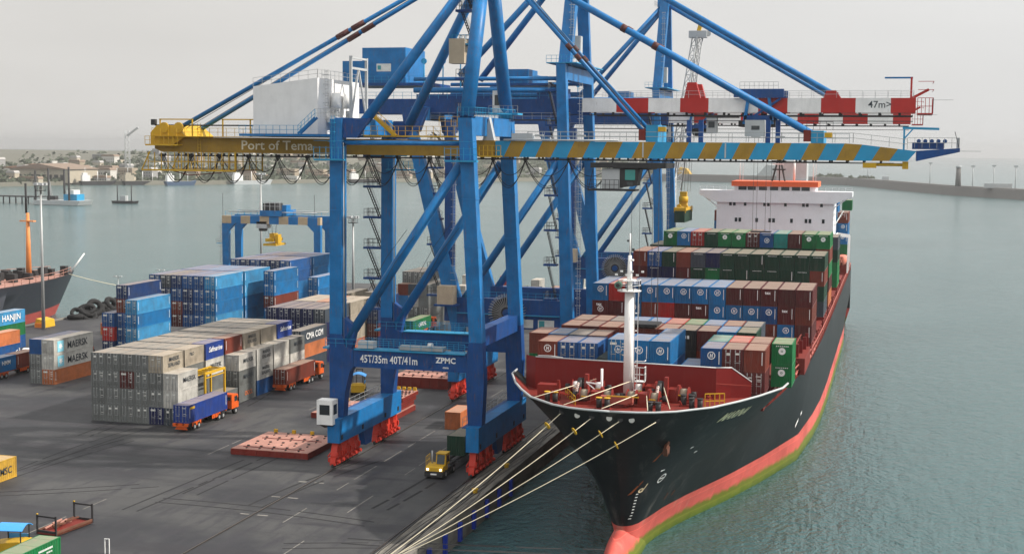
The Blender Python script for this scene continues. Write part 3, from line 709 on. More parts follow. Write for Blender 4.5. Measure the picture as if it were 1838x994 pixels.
def festoon(root, x0, x1, n, y, z, sag):
    w = (x1-x0)/n
    for k in range(n):
        a = x0+k*w; q = MB()
        for dy, sg in ((0, sag), (.35, sag*.93), (.7, sag*.55)):
            q.tube([(a+w*i/14, y+dy, z-sg*(1-(2*i/14-1)**2)) for i in range(15)], .055, RUBBER, 4)
        q.box((a-.16,y-.1,z-.1), (a+.16,y+.8,z+.35), DARK); q.build('festoon_cable', root)
def reel(root, x, y, z, r, spokes=40):
    q = MB(); q.disc((x,y,z), r*.8, (0,1,0), .5, DARK, 28); q.disc((x,y-.3,z), r*.2, (0,1,0), .5, BLUED, 14)
    for i in range(spokes):
        a = i*2*math.pi/spokes; c, s = math.cos(a), math.sin(a)
        q.tube([(x+c*r*.3,y-.32,z+s*r*.3),(x+c*r,y-.32,z+s*r)], .05, STEEL, 4); q.tube([(x+c*r*.7,y+.3,z+s*r*.7),(x+c*r,y+.3,z+s*r)], .05, STEEL, 4)
    q.build('cable_reel', root)
def ladder(q, x, y, z0, z1, mat, hoop=True):
    for s in (-.22, .22): q.tube([(x+s,y,z0),(x+s,y,z1)], .035, mat, 4)
    z = z0
    while z < z1: q.box((x-.22,y-.02,z), (x+.22,y+.02,z+.04), mat); z += .45
    if hoop:
        z = z0+2.2
        while z < z1: q.box((x-.38,y-.75,z), (x+.38,y-.7,z+.06), mat); q.box((x-.38,y-.75,z), (x-.33,y,z+.06), mat); q.box((x+.33,y-.75,z), (x+.38,y,z+.06), mat); z += 1.2
    return q
# ---- nearest crane: yellow girder, striped boom
c1 = thing('gantry_crane', 'blue ship crane with brown yellow girder and blue and yellow striped boom, nearest', 'crane', (0,0,0), 0, 'gantry cranes on the quay')
N, F = 167.6, 186.2
for y in (N, F):
    a, b = y-.8, y+.8
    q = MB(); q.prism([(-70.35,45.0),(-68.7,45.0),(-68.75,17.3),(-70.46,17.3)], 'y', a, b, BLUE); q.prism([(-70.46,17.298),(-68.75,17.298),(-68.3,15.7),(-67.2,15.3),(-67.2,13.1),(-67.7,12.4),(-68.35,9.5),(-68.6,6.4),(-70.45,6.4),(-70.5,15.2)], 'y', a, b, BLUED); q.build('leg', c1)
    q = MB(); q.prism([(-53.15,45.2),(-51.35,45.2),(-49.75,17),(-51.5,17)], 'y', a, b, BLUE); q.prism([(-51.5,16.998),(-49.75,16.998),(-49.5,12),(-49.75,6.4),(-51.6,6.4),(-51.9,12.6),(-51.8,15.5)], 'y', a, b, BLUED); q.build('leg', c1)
    q = MB()
    for z in (21.5,27.4,33.3,38.8): q.box((-70.38,y-.83,z),(-68.68,y+.83,z+.12), BLUE)
    for z in (22.5,29,35): xw = -51.35+(45.2-z)*.0567; q.box((xw-1.83,y-.83,z),(xw+.06,y+.83,z+.12), BLUE)
    q.build('weld_band', c1)
    q = MB(); q.tube([(-68.55,y-.5,16.2),(-68.6,y-.5,42)], .07, GREYP, 5); q.tube([(-68.55,y-.2,16.2),(-68.6,y-.2,42)], .05, DARK, 5); q.build('conduit', c1)
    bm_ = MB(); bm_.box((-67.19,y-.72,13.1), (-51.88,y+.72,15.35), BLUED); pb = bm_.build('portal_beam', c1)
    q = MB()
    for yy in (y-.95, y+.95): q.rail([(-71,yy,15.6),(-52,yy,15.6)], LBLUE, 1.1, 1.5, .035)
    q.box((-71.3,y-1.1,15.37), (-70.5,y+1.1,15.58), LBLUE); q.box((-67,y-1.05,15.37), (-52,y+1.05,15.5), LBLUE); q.build('walkway', pb)
    q = MB(); q.tube([(-68.2,y,16.6),(-53.0,y,39.4)], .62, BLUE, 14); d = q.build('diagonal_brace', c1)
    q = MB(); q.prism([(-68.7,19.5),(-66.9,18.2),(-67.5,15.36),(-68.6,15.36)], 'y', y-.55, y+.55, BLUED); q.build('gusset', d)
    q = MB()
    for s in (-1, 1): q.tube([(-64.6+s*.55,y-.75,22.6-s*.35),(-62+s*.55,y-.75,27.2-s*.35),(-59.3+s*.55,y-.75,30.7-s*.35)], .035, DARK, 4)
    q.build('handrail', d)
    MB().tube([(-68.6,y,42.0),(-52.9,y,42.0)], .3, BLUE, 10).build('top_strut', c1)
MB().box((-70.3,N+.82,43.1), (-68.7,F-.82,45.2), BLUE).build('cross_beam', c1)
MB().box((-53.1,N+.82,43.0), (-51.35,F-.82,45.4), BLUE).build('cross_beam', c1)
MB().box((-51.7,N+.82,16.2), (-50.2,F-.82,18.4), BLUED).build('cross_beam', c1)
for x in (XL, XW):
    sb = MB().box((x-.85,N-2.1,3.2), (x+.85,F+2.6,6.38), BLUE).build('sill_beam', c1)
    q = MB()
    for y in (N-1.4, N+6, F-4, F+1.2): q.box((x+.86,y-.25,3.6), (x+.93,y+.25,4.2), DARK)
    q.prism([(N+7.3,3.2),(F-7.3,3.2),(F-8.3,.9),(N+8.3,.9)], 'x', x-.4, x+.4, BLUED)
    q.rail([(x-1.3,N-2.1,6.4),(x-1.3,F+2.4,6.4)], STEEL, 1.1, 1.8, .03); q.box((x-1.4,N-2.1,6.25), (x-.86,F+2.4,6.37), BLUED); q.build('tie_down', sb)
    bogie_row(c1, x, N-2.6, N+6.3, 3, BOGRED); bogie_row(c1, x, F-6.2, F+2.8, 3, BOGRED)
q = MB(); q.box((-71.4,N-2.9,5.7), (-69.2,N-1.1,8.9), WHITE); cab = q.build('checker_cabin', c1)
q = MB(); q.box((-71.0,N-2.93,7.0), (-69.6,N-2.88,8.3), GL); q.box((-69.22,N-2.6,7.0), (-69.17,N-1.5,8.3), GL); q.build('window', cab)
MB().prism([(N-2.9,5.69),(N-1.1,5.69),(N-.9,4.9)], 'x', -71.2, -69.4, DARK).build('bracket', cab)
# girder and boom (twin boxes)
GY = (174.2, 180.0); gw = .62
q = MB()
for y in GY:
    q.prism([(-98.2,40.55),(-50.3,40.35),(-50.3,42.45),(-98.2,42.6),(-99.3,41.9),(-99.3,41.0)], 'y', y-gw, y+gw, YEL)
for x in range(-97, -50, 6): q.box((x-.3,GY[0]+gw-.05,41), (x+.3,GY[1]-gw+.05,42.2), YEL)
gird = q.build('main_girder', c1)
lettering('Port of Tema', 1.75, (-80.9,GY[0]-gw-.02,41.5), 'front', plain('girder_lettering', (.72,.66,.5)), gird, .02).scale[0] = 1.12
q = MB(); q.box((-99,GY[0]-1.9,42.62), (-72,GY[0]-gw,42.7), YELB); q.rail([(-99,GY[0]-1.85,42.7),(-84,GY[0]-1.85,42.7)], YELB, 1.1, 1.3, .035)
for x in (-98.2,-93.3,-88.7,-84.6): q.beam((x,GY[0]-1,42.7), (x,GY[0]-1,45.0), .16, .16, YELB)
q.beam((-98.3,GY[0]-1,45.0), (-93.2,GY[0]-1,45.0), .16, .16, YELB); q.beam((-88.8,GY[0]-1,45), (-82,GY[0]-1,45), .16, .16, YELB); q.tube([(-99,GY[0]-1,44.2),(-82,GY[0]-1,44.2)], .1, DARK, 5)
q.rail([(-68,GY[0]-1.5,43),(-54.5,GY[0]-1.5,43)], YELB, 1.2, 1.0, .04); q.box((-68,GY[0]-1.6,42.8), (-54.5,GY[0]-.6,43), YELB); q.rail([(-60,GY[1],44.4),(-54,GY[1],44.4)], YELB, 1.2, .9, .04)
for s in (0,.7): q.beam((-66.6,GY[0]-1.5-s,45.6), (-63.4,GY[0]-1.5-s,42.9), .1, .35, YELB)
q.rail([(-66.6,GY[0]-2.2,45.6),(-63.4,GY[0]-2.2,42.9)], YELB, 1.1, .8, .04); q.build('walkway', gird)
q = MB()   # tail platform and hanging service basket
q.prism([(-99.6,41.6),(-96.6,41.3),(-94.2,42.7),(-96,44.2),(-98.6,44.2),(-99.6,43.2)], 'y', GY[0]-1.2, GY[1]+1.2, YELB)
q.box((-100,GY[0]-2,41.4), (-95,GY[1]+2,41.6), YELB); q.rail([(-100,GY[0]-2,41.6),(-95,GY[0]-2,41.6)], YELB, 1.1, .7, .04)
for x in (-97.4,-95.2): q.disc((x,GY[0]-1.3,43.9), .7, (0,1,0), .3, YELB, 14)
ladder(q, -92.3, GY[0]-.95, 40.2, 44.5, YELB); q.box((-99.4,GY[0]-1.4,44.2),(-98.8,GY[0]-.8,45.0), DARK); tail = q.build('tail_platform', c1)
q = MB(); zb = 38.05
for y in (GY[0]-1.4, GY[1]+1.2):
    q.beam((-100.9,y,zb), (-86.6,y,zb), .2, .22, YELB)
    for k in range(14): x = -99.9+k*1.02; q.beam((x,y,zb), (x,y,40.5), .1, .1, YELB)
    q.beam((-100.9,y,zb), (-99.6,y,40.6), .14, .14, YELB); q.beam((-86.7,y,zb), (-86.7,y,40.6), .16, .16, YELB)
    q.beam((-99.9,y,39.2), (-86.7,y,39.2), .08, .08, YELB)
q.box((-100.8,GY[0]-1.3,zb-.05), (-86.7,GY[1]+1.1,zb+.03), paint('grating', (.12,.09,.04))); q.beam((-97,GY[0],zb-.05), (-94.5,GY[0],zb-.7), .12, .12, DECKRED); q.beam((-94.5,GY[0],zb-.7), (-89.5,GY[0],zb-.3), .12, .12, DECKRED); q.build('service_basket', tail)
for y in GY:
    q = MB(); q.box((-99,y-.1,39.98), (-.5 if y < 177 else -6,y+.1,40.12), DARK)
    for x in range(-98, -1, 2): q.box((x-.12,y-.08,40.12), (x+.12,y+.08,40.36), DARK)
    q.build('trolley_rail', c1)
q = MB()   # striped boom
for y in GY:
    for ys in (y-gw, y+gw):
        x = -50.2; k = 0; top = lambda x: 42.4 if x < -5.3 else 42.4-(x+5.3)*.115; sh = -1.0
        while x < 2.0:
            w = 2.06 if k % 2 else 2.12; x1 = min(x+w, 2.1); m = LBLUE if k % 2 == 0 else YEL
            mid = [(x1+ (0 if x1 > 2 else .0), ys, top(x1))]
            q.quad([(max(x+sh,-50.2) if k else -50.2,ys,40.35),(x1+sh if x1 < 2.09 else 2.1,ys,40.35),(x1,ys,top(x1)),(x,ys,top(x))], m)
            x = x1; k += 1
    pr = [(-50.2,42.4),(-5.3,42.4),(2.1,41.55)]
    for a, b in zip(pr, pr[1:]): q.quad([(a[0],y-gw,a[1]),(b[0],y-gw,b[1]),(b[0],y+gw,b[1]),(a[0],y+gw,a[1])], LBLUE)
    q.quad([(-50.2,y-gw,40.35),(2.1,y-gw,40.35),(2.1,y+gw,40.35),(-50.2,y+gw,40.35)], BLUED)
for x in (-49,-40,-31,-22,-13,-5): q.box((x-.25,GY[0]+gw-.05,40.7), (x+.25,GY[1]-gw+.05,41.7), BLUED)
boom = q.build('boom', c1)
q = MB(); q.prism([(2.1,40.36),(7.0,41.5),(7.0,41.95),(2.1,41.6)], 'y', GY[0]-.9, GY[1]+.9, BLUED)
q.rail([(1,GY[0]-.85,41.95),(6.9,GY[0]-.85,41.95),(6.9,GY[1]+.85,41.95)], STEEL, 1.2, .8, .035); q.box((1.6,GY[0],41.8), (5.2,GY[1],42.6), BLUED)
q.beam((.6,GY[0]-.3,41.5), (.6,GY[0]-.3,44.4), .22, .22, LBLUE); q.beam((.4,GY[0]-.3,44.3), (4.6,GY[0]-.3,44.2), .2, .28, LBLUE); q.beam((.6,GY[0]-.3,43), (1.6,GY[0]-.3,44.2), .16, .16, LBLUE)
q.tube([(6.9,GY[0],42),(6.4,GY[0],43.9)], .05, DARK, 4); q.tube([(6.9,GY[0],41.6),(9.4,GY[0],41.6)], .035, STEEL, 4)
for k in range(5): q.disc((2.3+k*.75,GY[0]-.2,42.75), .25, (0,1,0), .3, BLUED, 10)
q.build('boom_tip', boom)
q = MB(); q.tube([(-3.4,GY[0],39.9),(.9,GY[0],39.9)], .18, YELB, 8); q.box((-4.1,GY[0]-.5,39.5),(-2.5,GY[0]+.5,40.1), YELB); q.box((.5,GY[0]-.3,39.4),(1.2,GY[0]+.3,40.3), YELB); q.build('buffer', boom)
q = MB(); q.rail([(-48,GY[0]-.5,42.5),(-5.3,GY[0]-.5,42.5),(1,GY[0]-.5,41.8)], STEEL, 1.15, 2.1, .04); q.rail([(-48,GY[1]+1.4,42.5),(-6,GY[1]+1.4,42.5)], STEEL, 1.15, 2.1, .04)
q.tube([(-49,GY[0]-.9,42.55),(-34,GY[0]-.9,42.55)], .12, GREYP, 6)
for x in (-44.5,-39,-26,-17,-14): q.box((x-.5,GY[0]-.5,43.0), (x+.6,GY[0]-.2,43.25), GREYP)
for x in (-20.7,-31): q.box((x,GY[0]-gw-.03,40.5),(x+.18,GY[0]-gw-.006,42.3), GREYP)
q.build('handrail', boom)
for x, h in ((-30.6,2.1),(-10.3,1.5)):
    q = MB(); q.box((x,GY[0]-.5,42.42), (x+1.5,GY[1]+.5,42.42+h), LBLUE); q.box((x-.9,GY[0]-.6,42.6), (x-.05,GY[0]+.6,44.0), DECKRED); q.rail([(x-.5,GY[0]-1,42.5+h),(x+2.6,GY[0]-1,42.5+h)], DARK, 1.0, .7, .035)
    q.box((x+1.6,GY[0]-.9,42.5+h-.9),(x+2.5,GY[0],42.5+h-.3), YELB); q.build('stay_bracket', boom)
for x in (-25.4,-23.9,-15.6,-14.4): MB().box((x-.28,GY[0]+.8,42.4), (x+.28,GY[0]+1.3,45.2), BLUED).build('hanger_post', boom)
q = MB(); q.box((-18.4,GY[0]+.4,43.2), (-16,GY[0]+2,45.2), GREYP); q.box((-17.6,GY[0]+.37,44),(-16.6,GY[0]+.41,44.5), GL); q.build('electric_cabinet', boom)
q = MB(); q.box((-52.1,GY[0]-1.6,40.3), (-49.2,GY[0]-gw-.05,40.5), YELB); q.rail([(-52.1,GY[0]-1.6,40.5),(-49.2,GY[0]-1.6,40.5)], YELB, 1.3, .6, .05); q.build('hinge_platform', c1); q = MB(); q.prism([(-52,42.4),(-50.4,42.4),(-51.1,45.4)], 'y', GY[0]-.5, GY[0]+.5, GREYP); q.build('hinge_bracket', c1); q = MB()
q.box((-48,GY[0]-.75,42.42), (-45.2,GY[0]+.2,43.4), GREYP); q.build('rope_guide', c1)
# machinery house
mh = MB(); mh.prism([(-82.6,43.1),(-73.4,43.1),(-73.4,50.4),(-82.6,49.3)], 'y', 170, 184.6, paint('house_white_paint', (.70,.70,.70), .55, .25, .04)); mho = mh.build('machinery_house', c1)
q = MB(); q.box((-84.2,169,42.75), (-70.5,185.6,43.08), BLUE); q.rail([(-84.2,169,43.08),(-75.4,169,43.08)], LBLUE, 1.1, 1.0, .035); q.rail([(-82.6,170,49.3),(-73.4,170,50.4),(-73.4,184.6,50.4)], STEEL, 1.1, 1.4, .03)
for s in (-.4,.4): q.beam((-75.4,168.6+s,43.1), (-73,168.6+s,45.2), .08, .3, BLUE)
q.rail([(-75.4,168.2,43.1),(-73,168.2,45.2)], LBLUE, 1.1, .7, .035); q.rail([(-73,168.2,45.2),(-68.7,167,45.25)], STEEL, 1.1, .5, .03)
q.build('platform', mho)
q = MB(); ladder(q, -73.2, 172.5, 45, 51.6, STEEL); 
for y in (174.4, 178.4): q.tube([(-72.6,y,46.6),(-72.6,y,48.6)], .8, WHITE, 10, True, .55); q.tube([(-72.6,y,45.4),(-72.6,y,46.3)], .3, GREYP, 8)
q.box((-73.38,176,45), (-73.3,177,47), GREYP); q.box((-73.2,172.8,44.6),(-72.2,181,45.4), WHITE); q.build('vent', mho)
q = MB()
for y in (176.1, 181.8): q.beam((-71.2,y,45.2), (-71.2,y,53.6), .35, .35, GREYP); q.beam((-71.2,178.9,52.0), (-71.2,y,45.2), .22, .22, GREYP)
q.beam((-71.2,176.1,53.4), (-71.2,181.8,53.4), .25, .25, GREYP); q.beam((-71.2,176.1,52), (-71.2,181.8,52), .3, .3, GREYP); q.build('service_frame', mho)
# A-frame
AP = Vector((-52.3, 177, 66.0))
for y, s in ((N, -1), (F, 1)):
    b = (-52.2, y, 45.2); tpt = (-52.4, 177+s*1.2, 66.0)
    MB().tube([b, tpt], .92, BLUE, 16).build('tower_post', c1)
    MB().tube([(-66.3, 177+s*8.6, 44.6), (-53.0, 177+s*1.2, 65.0)], .66, BLUE, 14).build('back_brace', c1)
for y in (N, F): MB().prism([(-68.69,45.1),(-65.2,45.1),(-66.8,42.6),(-68.69,42.6)], 'y', y-.5, y+.5, BLUED).build('brace_shoe', c1)
q = MB(); q.box((-53.8,175,65.6), (-51.2,179,67.4), BLUE); q.rail([(-54.5,174.5,66.1),(-54.5,179.5,66.1)], STEEL); q.build('tower_head', c1)
for s in (-1, 1):
    y = 177+s*3.4
    q = MB(); A, B = Vector((-53.4,177+s*.9,66.2)), Vector((-96.4,177+s*3.3,43.4)); q.tube([A, B], .3, BLUE, 8)
    for f in (.36,.41): q.tube([A.lerp(B,f), A.lerp(B,f+.04)], .38, JOINT, 8)
    q.build('backstay', c1)
    q = MB(); A, B = Vector((-51.6,177+s*.9,65.8)), Vector((-30.9,177+s*2.8,43.6)); q.tube([A, B], .27, BLUE, 8)
    for f in (.5,.56): q.tube([A.lerp(B,f), A.lerp(B,f+.03)], .34, JOINT, 8)
    q.build('forestay', c1)
    q = MB(); A, B = Vector((-51.4,177+s*.9,66.4)), Vector((-10.5,177+s*2.8,43.6)); q.tube([A, B], .42, BLUE, 8)
    for f in (.42,.52): q.tube([A.lerp(B,f), A.lerp(B,f+.016)], .5, JOINT, 8)
    q.build('forestay', c1)
    for dx, z0 in ((-12, 44), (-31.5, 44), (-96, 43.5)): MB().tube([(-52,177+s*.4,67.2), (dx,177+s*1.6,z0)], .05, WIRE, 4, False).build('hoist_rope', c1)
q = MB(); stair_run(q, -53.9, 176.2, 46.2, 64.6, DARK, 4.4, 1.9); q.box((-56.6,175,54.8), (-53.6,177.4,55.0), LBLUE); q.rail([(-56.6,175,55),(-53.6,175,55)], LBLUE, 1.1, .6, .035)
q.box((-57.0,175,60.8), (-51.6,177.2,61.0), LBLUE); q.rail([(-57.0,175,61),(-51.6,175,61)], LBLUE, 1.1, .8, .035); q.build('staircase', c1)
q = MB(); q.box((-56.9,174.6,52.4), (-54.8,176.5,55.6), BEIGE); q.build('electric_box', c1)
q = MB(); stair_run(q, -70.6, F+.2, 18.6, 44, DARK, 4.35, 2.1); q.box((-72,F-.9,40.2),(-66.5,F-.8,40.4), LBLUE); q.build('staircase', c1)
q = MB(); q.box((-70.9,F-1.2,41.0), (-65.2,F-.82,41.2), LBLUE); q.rail([(-69.2,F-1.2,38.4),(-65.4,F-1.2,38.4)], LBLUE, 1.1, .7, .035); q.box((-69.4,F-1.6,38.2),(-65.2,F-.82,38.4), LBLUE); q.build('platform', c1)
q = MB(); q.box((-53.9,F-1.4,46.3), (-51.9,F+.4,49.3), WHITE); fc = q.build('boom_cabin', c1)
q = MB(); q.box((-53.6,F-1.43,47.3), (-52.4,F-1.38,48.7), GL); q.box((-51.92,F-1.1,47.3),(-51.88,F,48.7), GL); q.build('window', fc)
q = MB(); q.box((-54.3,F-1.8,46.0), (-50.2,F+.8,46.25), LBLUE); q.rail([(-54.3,F-1.8,46.25),(-50.2,F-1.8,46.25)], STEEL, 1.0, .7, .03); q.build('platform', fc)
for y, x0 in ((N-.9,-72.2), (N-.9,-54.6)):
    q = MB(); q.box((x0,y-.8,39.7), (x0+4.2,y,39.9), LBLUE); q.rail([(x0,y-.8,39.9),(x0+4.2,y-.8,39.9)], LBLUE, 1.6, .8, .035, (.5,1.0,1.6)); q.build('platform', c1)
q = MB(); ladder(q, -69.9, N-.85, 39.9, 45.4, LBLUE); q.build('ladder', c1)
q = MB(); q.rail([(-53.2,N-.8,45.3),(-51,N-.8,45.3),(-51,F,45.5)], LBLUE, 1.2, .7, .035); q.build('handrail', c1)
festoon(c1, -98.6, -46.4, 12, GY[0], 39.95, 3.6); festoon(c1, -46.4, -34.9, 2, GY[0], 39.95, 3.6)
# trolley with hanging cabin
q = MB(); q.box((-37.6,GY[0]-.7,39.1), (-28.0,GY[1]+.7,39.75), DARK); q.box((-35,GY[0]+.8,38.9),(-30,GY[1]-.8,39.1), DARK)
tr = q.build('trolley', c1)
q = MB(); q.box((-36.2,GY[0]-.3,36.5), (-33.9,GY[0]+2,39.0), GREYP); oc = q.build('operator_cabin', c1)
q = MB(); q.prism([(-33.88,36.6),(-31.7,36.9),(-31.3,39.0),(-33.88,39.0)], 'y', GY[0]-.3, GY[0]+2, DARK); q.build('cabin_front', oc)
q = MB(); q.box((-33.2,GY[0]-.34,37.6), (-31.9,GY[0]-.3,38.9), glass('tinted_glass', (.02,.22,.20))); q.box((-32.9,GY[0]-.34,36.8),(-32.1,GY[0]-.3,37.4), GL); q.build('window', oc)
q = MB(); q.box((-37.9,GY[0]-.9,36.2), (-31.8,GY[0]+2.2,36.42), DARK); q.rail([(-37.9,GY[0]-.9,36.42),(-33.9,GY[0]-.9,36.42),], DARK, 1.2, .6, .04); q.beam((-37.8,GY[0]-.8,36.4),(-37.2,GY[0]-.8,39),.08,.08,DARK); q.build('platform', oc)
for k, (dx, dy) in enumerate(((-32.6,175.6),(-31.6,175.8),(-30.4,178.4),(-29.6,178.6),(-29.2,176))): MB().tube([(dx,dy,39.1),(dx+.1,dy,19.2)], .032, WIRE, 4, False).build('hoist_rope', c1)
q = MB(); q.box((-32.8,175.2,18.9), (-29.0,179.0,19.2), DARK); q.build('headblock', c1)
lettering('45T/35m 40T/41m', 1.4, (-62.3,N-.745,14.2), 'front', LETTER, c1, .02).scale[0] = .74
lettering('ZPMC', 1.0, (-54.6,N-.745,14.5), 'front', LETTER, c1, .03); lettering('◦◦◦◦'.replace('◦','n'), .4, (-54.6,N-.745,13.62), 'front', LETTER, c1, .01)
q = MB(); q.box((-66.5,N-.9,15.62),(-64.4,N+.5,16.5), GREYP); q.box((-61,N-.6,15.6),(-55,N+.7,16.1), STEEL); q.tube([(-57,N-.6,16.4),(-56.4,N-.6,16.4)], .3, WHITE, 10); q.build('beam_equipment', c1)
# ---- the two taller cranes behind, one builder
WB = [-49.9, -44.3, -39.05, -33.9, -29.35, -21.5, -16.95, -11.8, -6.55, -1.27, 2.45]
WID = [b-a for a, b in zip(WB, WB[1:])]
def tall_crane(N, F, label, detail):
    c = thing('gantry_crane', label, 'crane', (0,0,0), 0, 'gantry cranes on the quay'); mid = (N+F)/2; g = 3.2
    for y in (N, F):
        MB().prism([(-52.9,54.9),(-51.4,54.9),(-49.7,14),(-49.9,6.2),(-51.7,6.2),(-51.7,14)], 'y', y-.8, y+.8, BLUE).build('leg', c)
        q = MB(); q.prism([(-78.2,44),(-76.4,44),(-67.9,14),(-68.3,6.2),(-70.2,6.2),(-70.2,12)], 'y', y-.7, y+.7, BLUE); q.build('leg', c)
        MB().box((-69.2,y-.75,12.2), (-51.72,y+.75,17.0), BLUED).build('portal_beam', c)
        MB().tube([(-68.2,y,16.6), (-52.6,y,39.4)], .62, BLUE, 12).build('diagonal_brace', c)
        q = MB(); q.prism([(-78.4,44.01),(-76.0,44.01),(-74.5,48),(-79,48)], 'y', y-.7, y+.7, BLUED); q.build('leg_head', c)
        q = MB(); q.tube([(-77,y,50.8),(-53,y,50.8)], .45, BLUE, 10); q.tube([(-77,y,52.6),(-53,y,52.6)], .32, BLUE, 8); q.build('top_strut', c)
        s = -1 if y == N else 1
        MB().beam((-52.1,mid+s*7.6,54.9), (-51.8,mid+s*1.4,74.5), 1.9, 1.5, BLUE).build('tower_post', c)
        q = MB(); A, B = Vector((-70.4,mid+s*6,53.2)), Vector((-52.4,mid+s*1.2,73.6)); q.tube([A, B], .55, BLUE, 10); q.build('back_brace', c)
        q = MB(); q.tube([(-51.4,mid+s*.9,74), (-10.3,mid+s*g,50.4)], .45, BLUE, 8); q.build('forestay', c)
        
    for x, z in ((-52.1,52.4),(-77,46)): MB().box((x-.8,N+.82,z), (x+.8,F-.82,z+2.2), BLUE).build('cross_beam', c)
    for x in (XL, XW):
        MB().box((x-.85,N-2.2,3.2), (x+.85,F+2.2,6.18), BLUE).build('sill_beam', c)
        bogie_row(c, x, N-2.8, N+6, 2, BOGRED); bogie_row(c, x, F-6, F+2.6, 2, BOGRED)
    q = MB(); q.box((-53.4,mid-2,73.4), (-50.8,mid+2,75.2), BLUE); q.rail([(-54,mid-2.4,73.6),(-54,mid+2.4,73.6)], STEEL); q.build('tower_head', c)
    q = MB()
    for s in (-1, 1): q.box((-90,mid+s*g-.6,47.1), (-50.2,mid+s*g+.6,49.6), BLUED)
    for x in range(-88, -50, 6): q.box((x-.3,mid-g+.55,47.5), (x+.3,mid+g-.55,49.2), BLUED)
    q.rail([(-89,mid-g-1,49.6),(-54,mid-g-1,49.6)], LBLUE, 1.1, 1.6, .035); q.rail([(-76,mid-g-1,46.2),(-52,mid-g-1,46.2)], STEEL, 1.1, 1.6, .035); q.box((-76,mid-g-1.1,46.0),(-52,mid-g-.5,46.2), DARK); q.build('main_girder', c)
    q = MB(); 
    for s in (-1, 1):
        x = -50.0; k = 0
        for w in WID:
            y = mid+s*g; q.box((x+.002,y-.55,47.45), (min(x+w,2.6)-.002,y+.55,49.7), (WHITE, RED)[k % 2] if True else WHITE); x += w; k += 1
    for x in range(-47, 2, 6): q.box((x-.25,mid-g+.5,48), (x+.25,mid+g-.5,49), GREYP)
    bo = q.build('boom', c)
    q = MB()
    for s in (-1, 1):
        y = mid+s*g
        q.box((-49,y-.08,46.9), (2,y+.08,47.05), DARK); q.rail([(-48,y-s*.0-.9*1,49.72),(2,y-.9,49.72)], GREYP, 1.1, 1.9, .035)
        for x in range(-48, 2, 3): q.box((x-.2,y-.06,47.05),(x+.2,y+.06,47.44), DARK)
    q.box((-40,mid-g-1.4,46.05), (2,mid-g-.8,46.15), DARK); q.build('rail', bo)
    for x, h in ((-33.4,2.5),(-11.6,1.2)):
        for sg in (-1, 1): MB().prism([(x,49.7),(x+2.6,49.7),(x+1.9,49.7+h),(x+.5,49.7+h)], 'y', mid+sg*g-.5, mid+sg*g+.5, RED).build('stay_bracket', bo)
    q = MB(); q.box((2.61,mid-g-.5,47.2), (4.9,mid+g+.5,47.4), RED); q.rail([(2.6,mid-g-.5,47.4),(4.9,mid-g-.5,47.4),(4.9,mid+g+.5,47.4)], RED, 2.3, .6, .06, (.5,1.1,1.7,2.3)); q.beam((1.8,mid-g,49.7),(4.2,mid-g,51), .4,.4, RED)
    q.beam((1.6,mid-g,49.7), (1.6,mid-g,52.9), .3, .3, RED); q.beam((-2.4,mid-g,52.8), (1.8,mid-g,52.8), .22, .26, BLUE); q.tube([(4.9,mid-g,49.4),(7.8,mid-g,49.4)], .04, STEEL, 4); q.build('boom_tip', bo)
    if detail: lettering('47m>', 1.5, (-3.0,mid-g-.57,48.65), 'front', DLET, c, .012)
    mh = MB(); mh.box((-88.4,mid-4,52.3), (-80.6,mid+6,58.2), BLUE); m = mh.build('machinery_house', c)
    q = MB(); q.box((-92,mid-4,52.3), (-88.41,mid+6,56), BLUE); q.box((-91,mid-4.4,51.8),(-76,mid+6.4,52.28), BLUED); q.rail([(-91,mid-4.4,52.28),(-76,mid-4.4,52.28)], LBLUE, 1.1, 1.2, .035); q.build('annex', m)
    q = MB(); q.box((-85.8,mid-4.03,54.2), (-83.2,mid-3.99,55.5), plain('sign_white', (.6,.62,.6))); q.box((-85.6,mid-4.06,54.5),(-85.0,mid-4.032,55.2), paint('map_teal', (.05,.30,.33))); q.build('sign', m)
    mh = MB(); mh.box((-64.2,mid-3,52.2), (-59.4,mid+3,54.5), BLUE); m = mh.build('electric_house', c)
    q = MB(); q.box((-64.4,mid-3.4,51.8), (-56,mid+3.4,52.18), BLUED); q.rail([(-64,mid-3.4,52.18),(-56,mid-3.4,52.18)], LBLUE, 1.1, 1.2, .035); q.build('platform', m)
    q = MB()
    for x in (-78,-74.6,-71.5): q.tube([(x,mid-2,49.6),(x,mid-2,56.5)], .12, LBLUE, 6); q.disc((x,mid-2,56), .5, (0,1,0), .2, LBLUE, 12)
    q.box((-79,mid-3,49.62),(-66,mid+3,50.4), BLUED); q.box((-58,mid-2.5,49.62),(-53.5,mid+2.5,51.4), BLUED); q.rail([(-79,mid-3.2,50.4),(-53,mid-3.2,50.4)], LBLUE, 1.1, 1.1, .03); q.build('winch_deck', c)
    q = MB(); stair_run(q, -72.2, N+.4, 17.3, 44, DARK, 4.2, 1.9); q.build('staircase', c)
    q = MB(); q.box((-71.5,N-.4,13), (-70.2,N+1.2,46), BLUED); ladder(q, -69.9, N-.2, 14, 46, STEEL); q.build('elevator_shaft', c)
    q = MB(); stair_run(q, -52.6, N+.3, 17.3, 52, DARK, 5.6, 1.6); q.build('staircase', c)
    q = MB(); ladder(q, -49.2, N+1.2, 14, 52, GREYP); q.build('ladder', c)
    q = MB(); q.box((-71.9,N-3.0,16.0), (-69.2,N-.9,19.0), BEIGE); q.box((-72.4,N-3.2,15.7),(-68.6,N-.8,15.98), BLUED); q.build('electric_box', c)
    reel(c, -60.4, N-1.6, 14.9, 3.1)
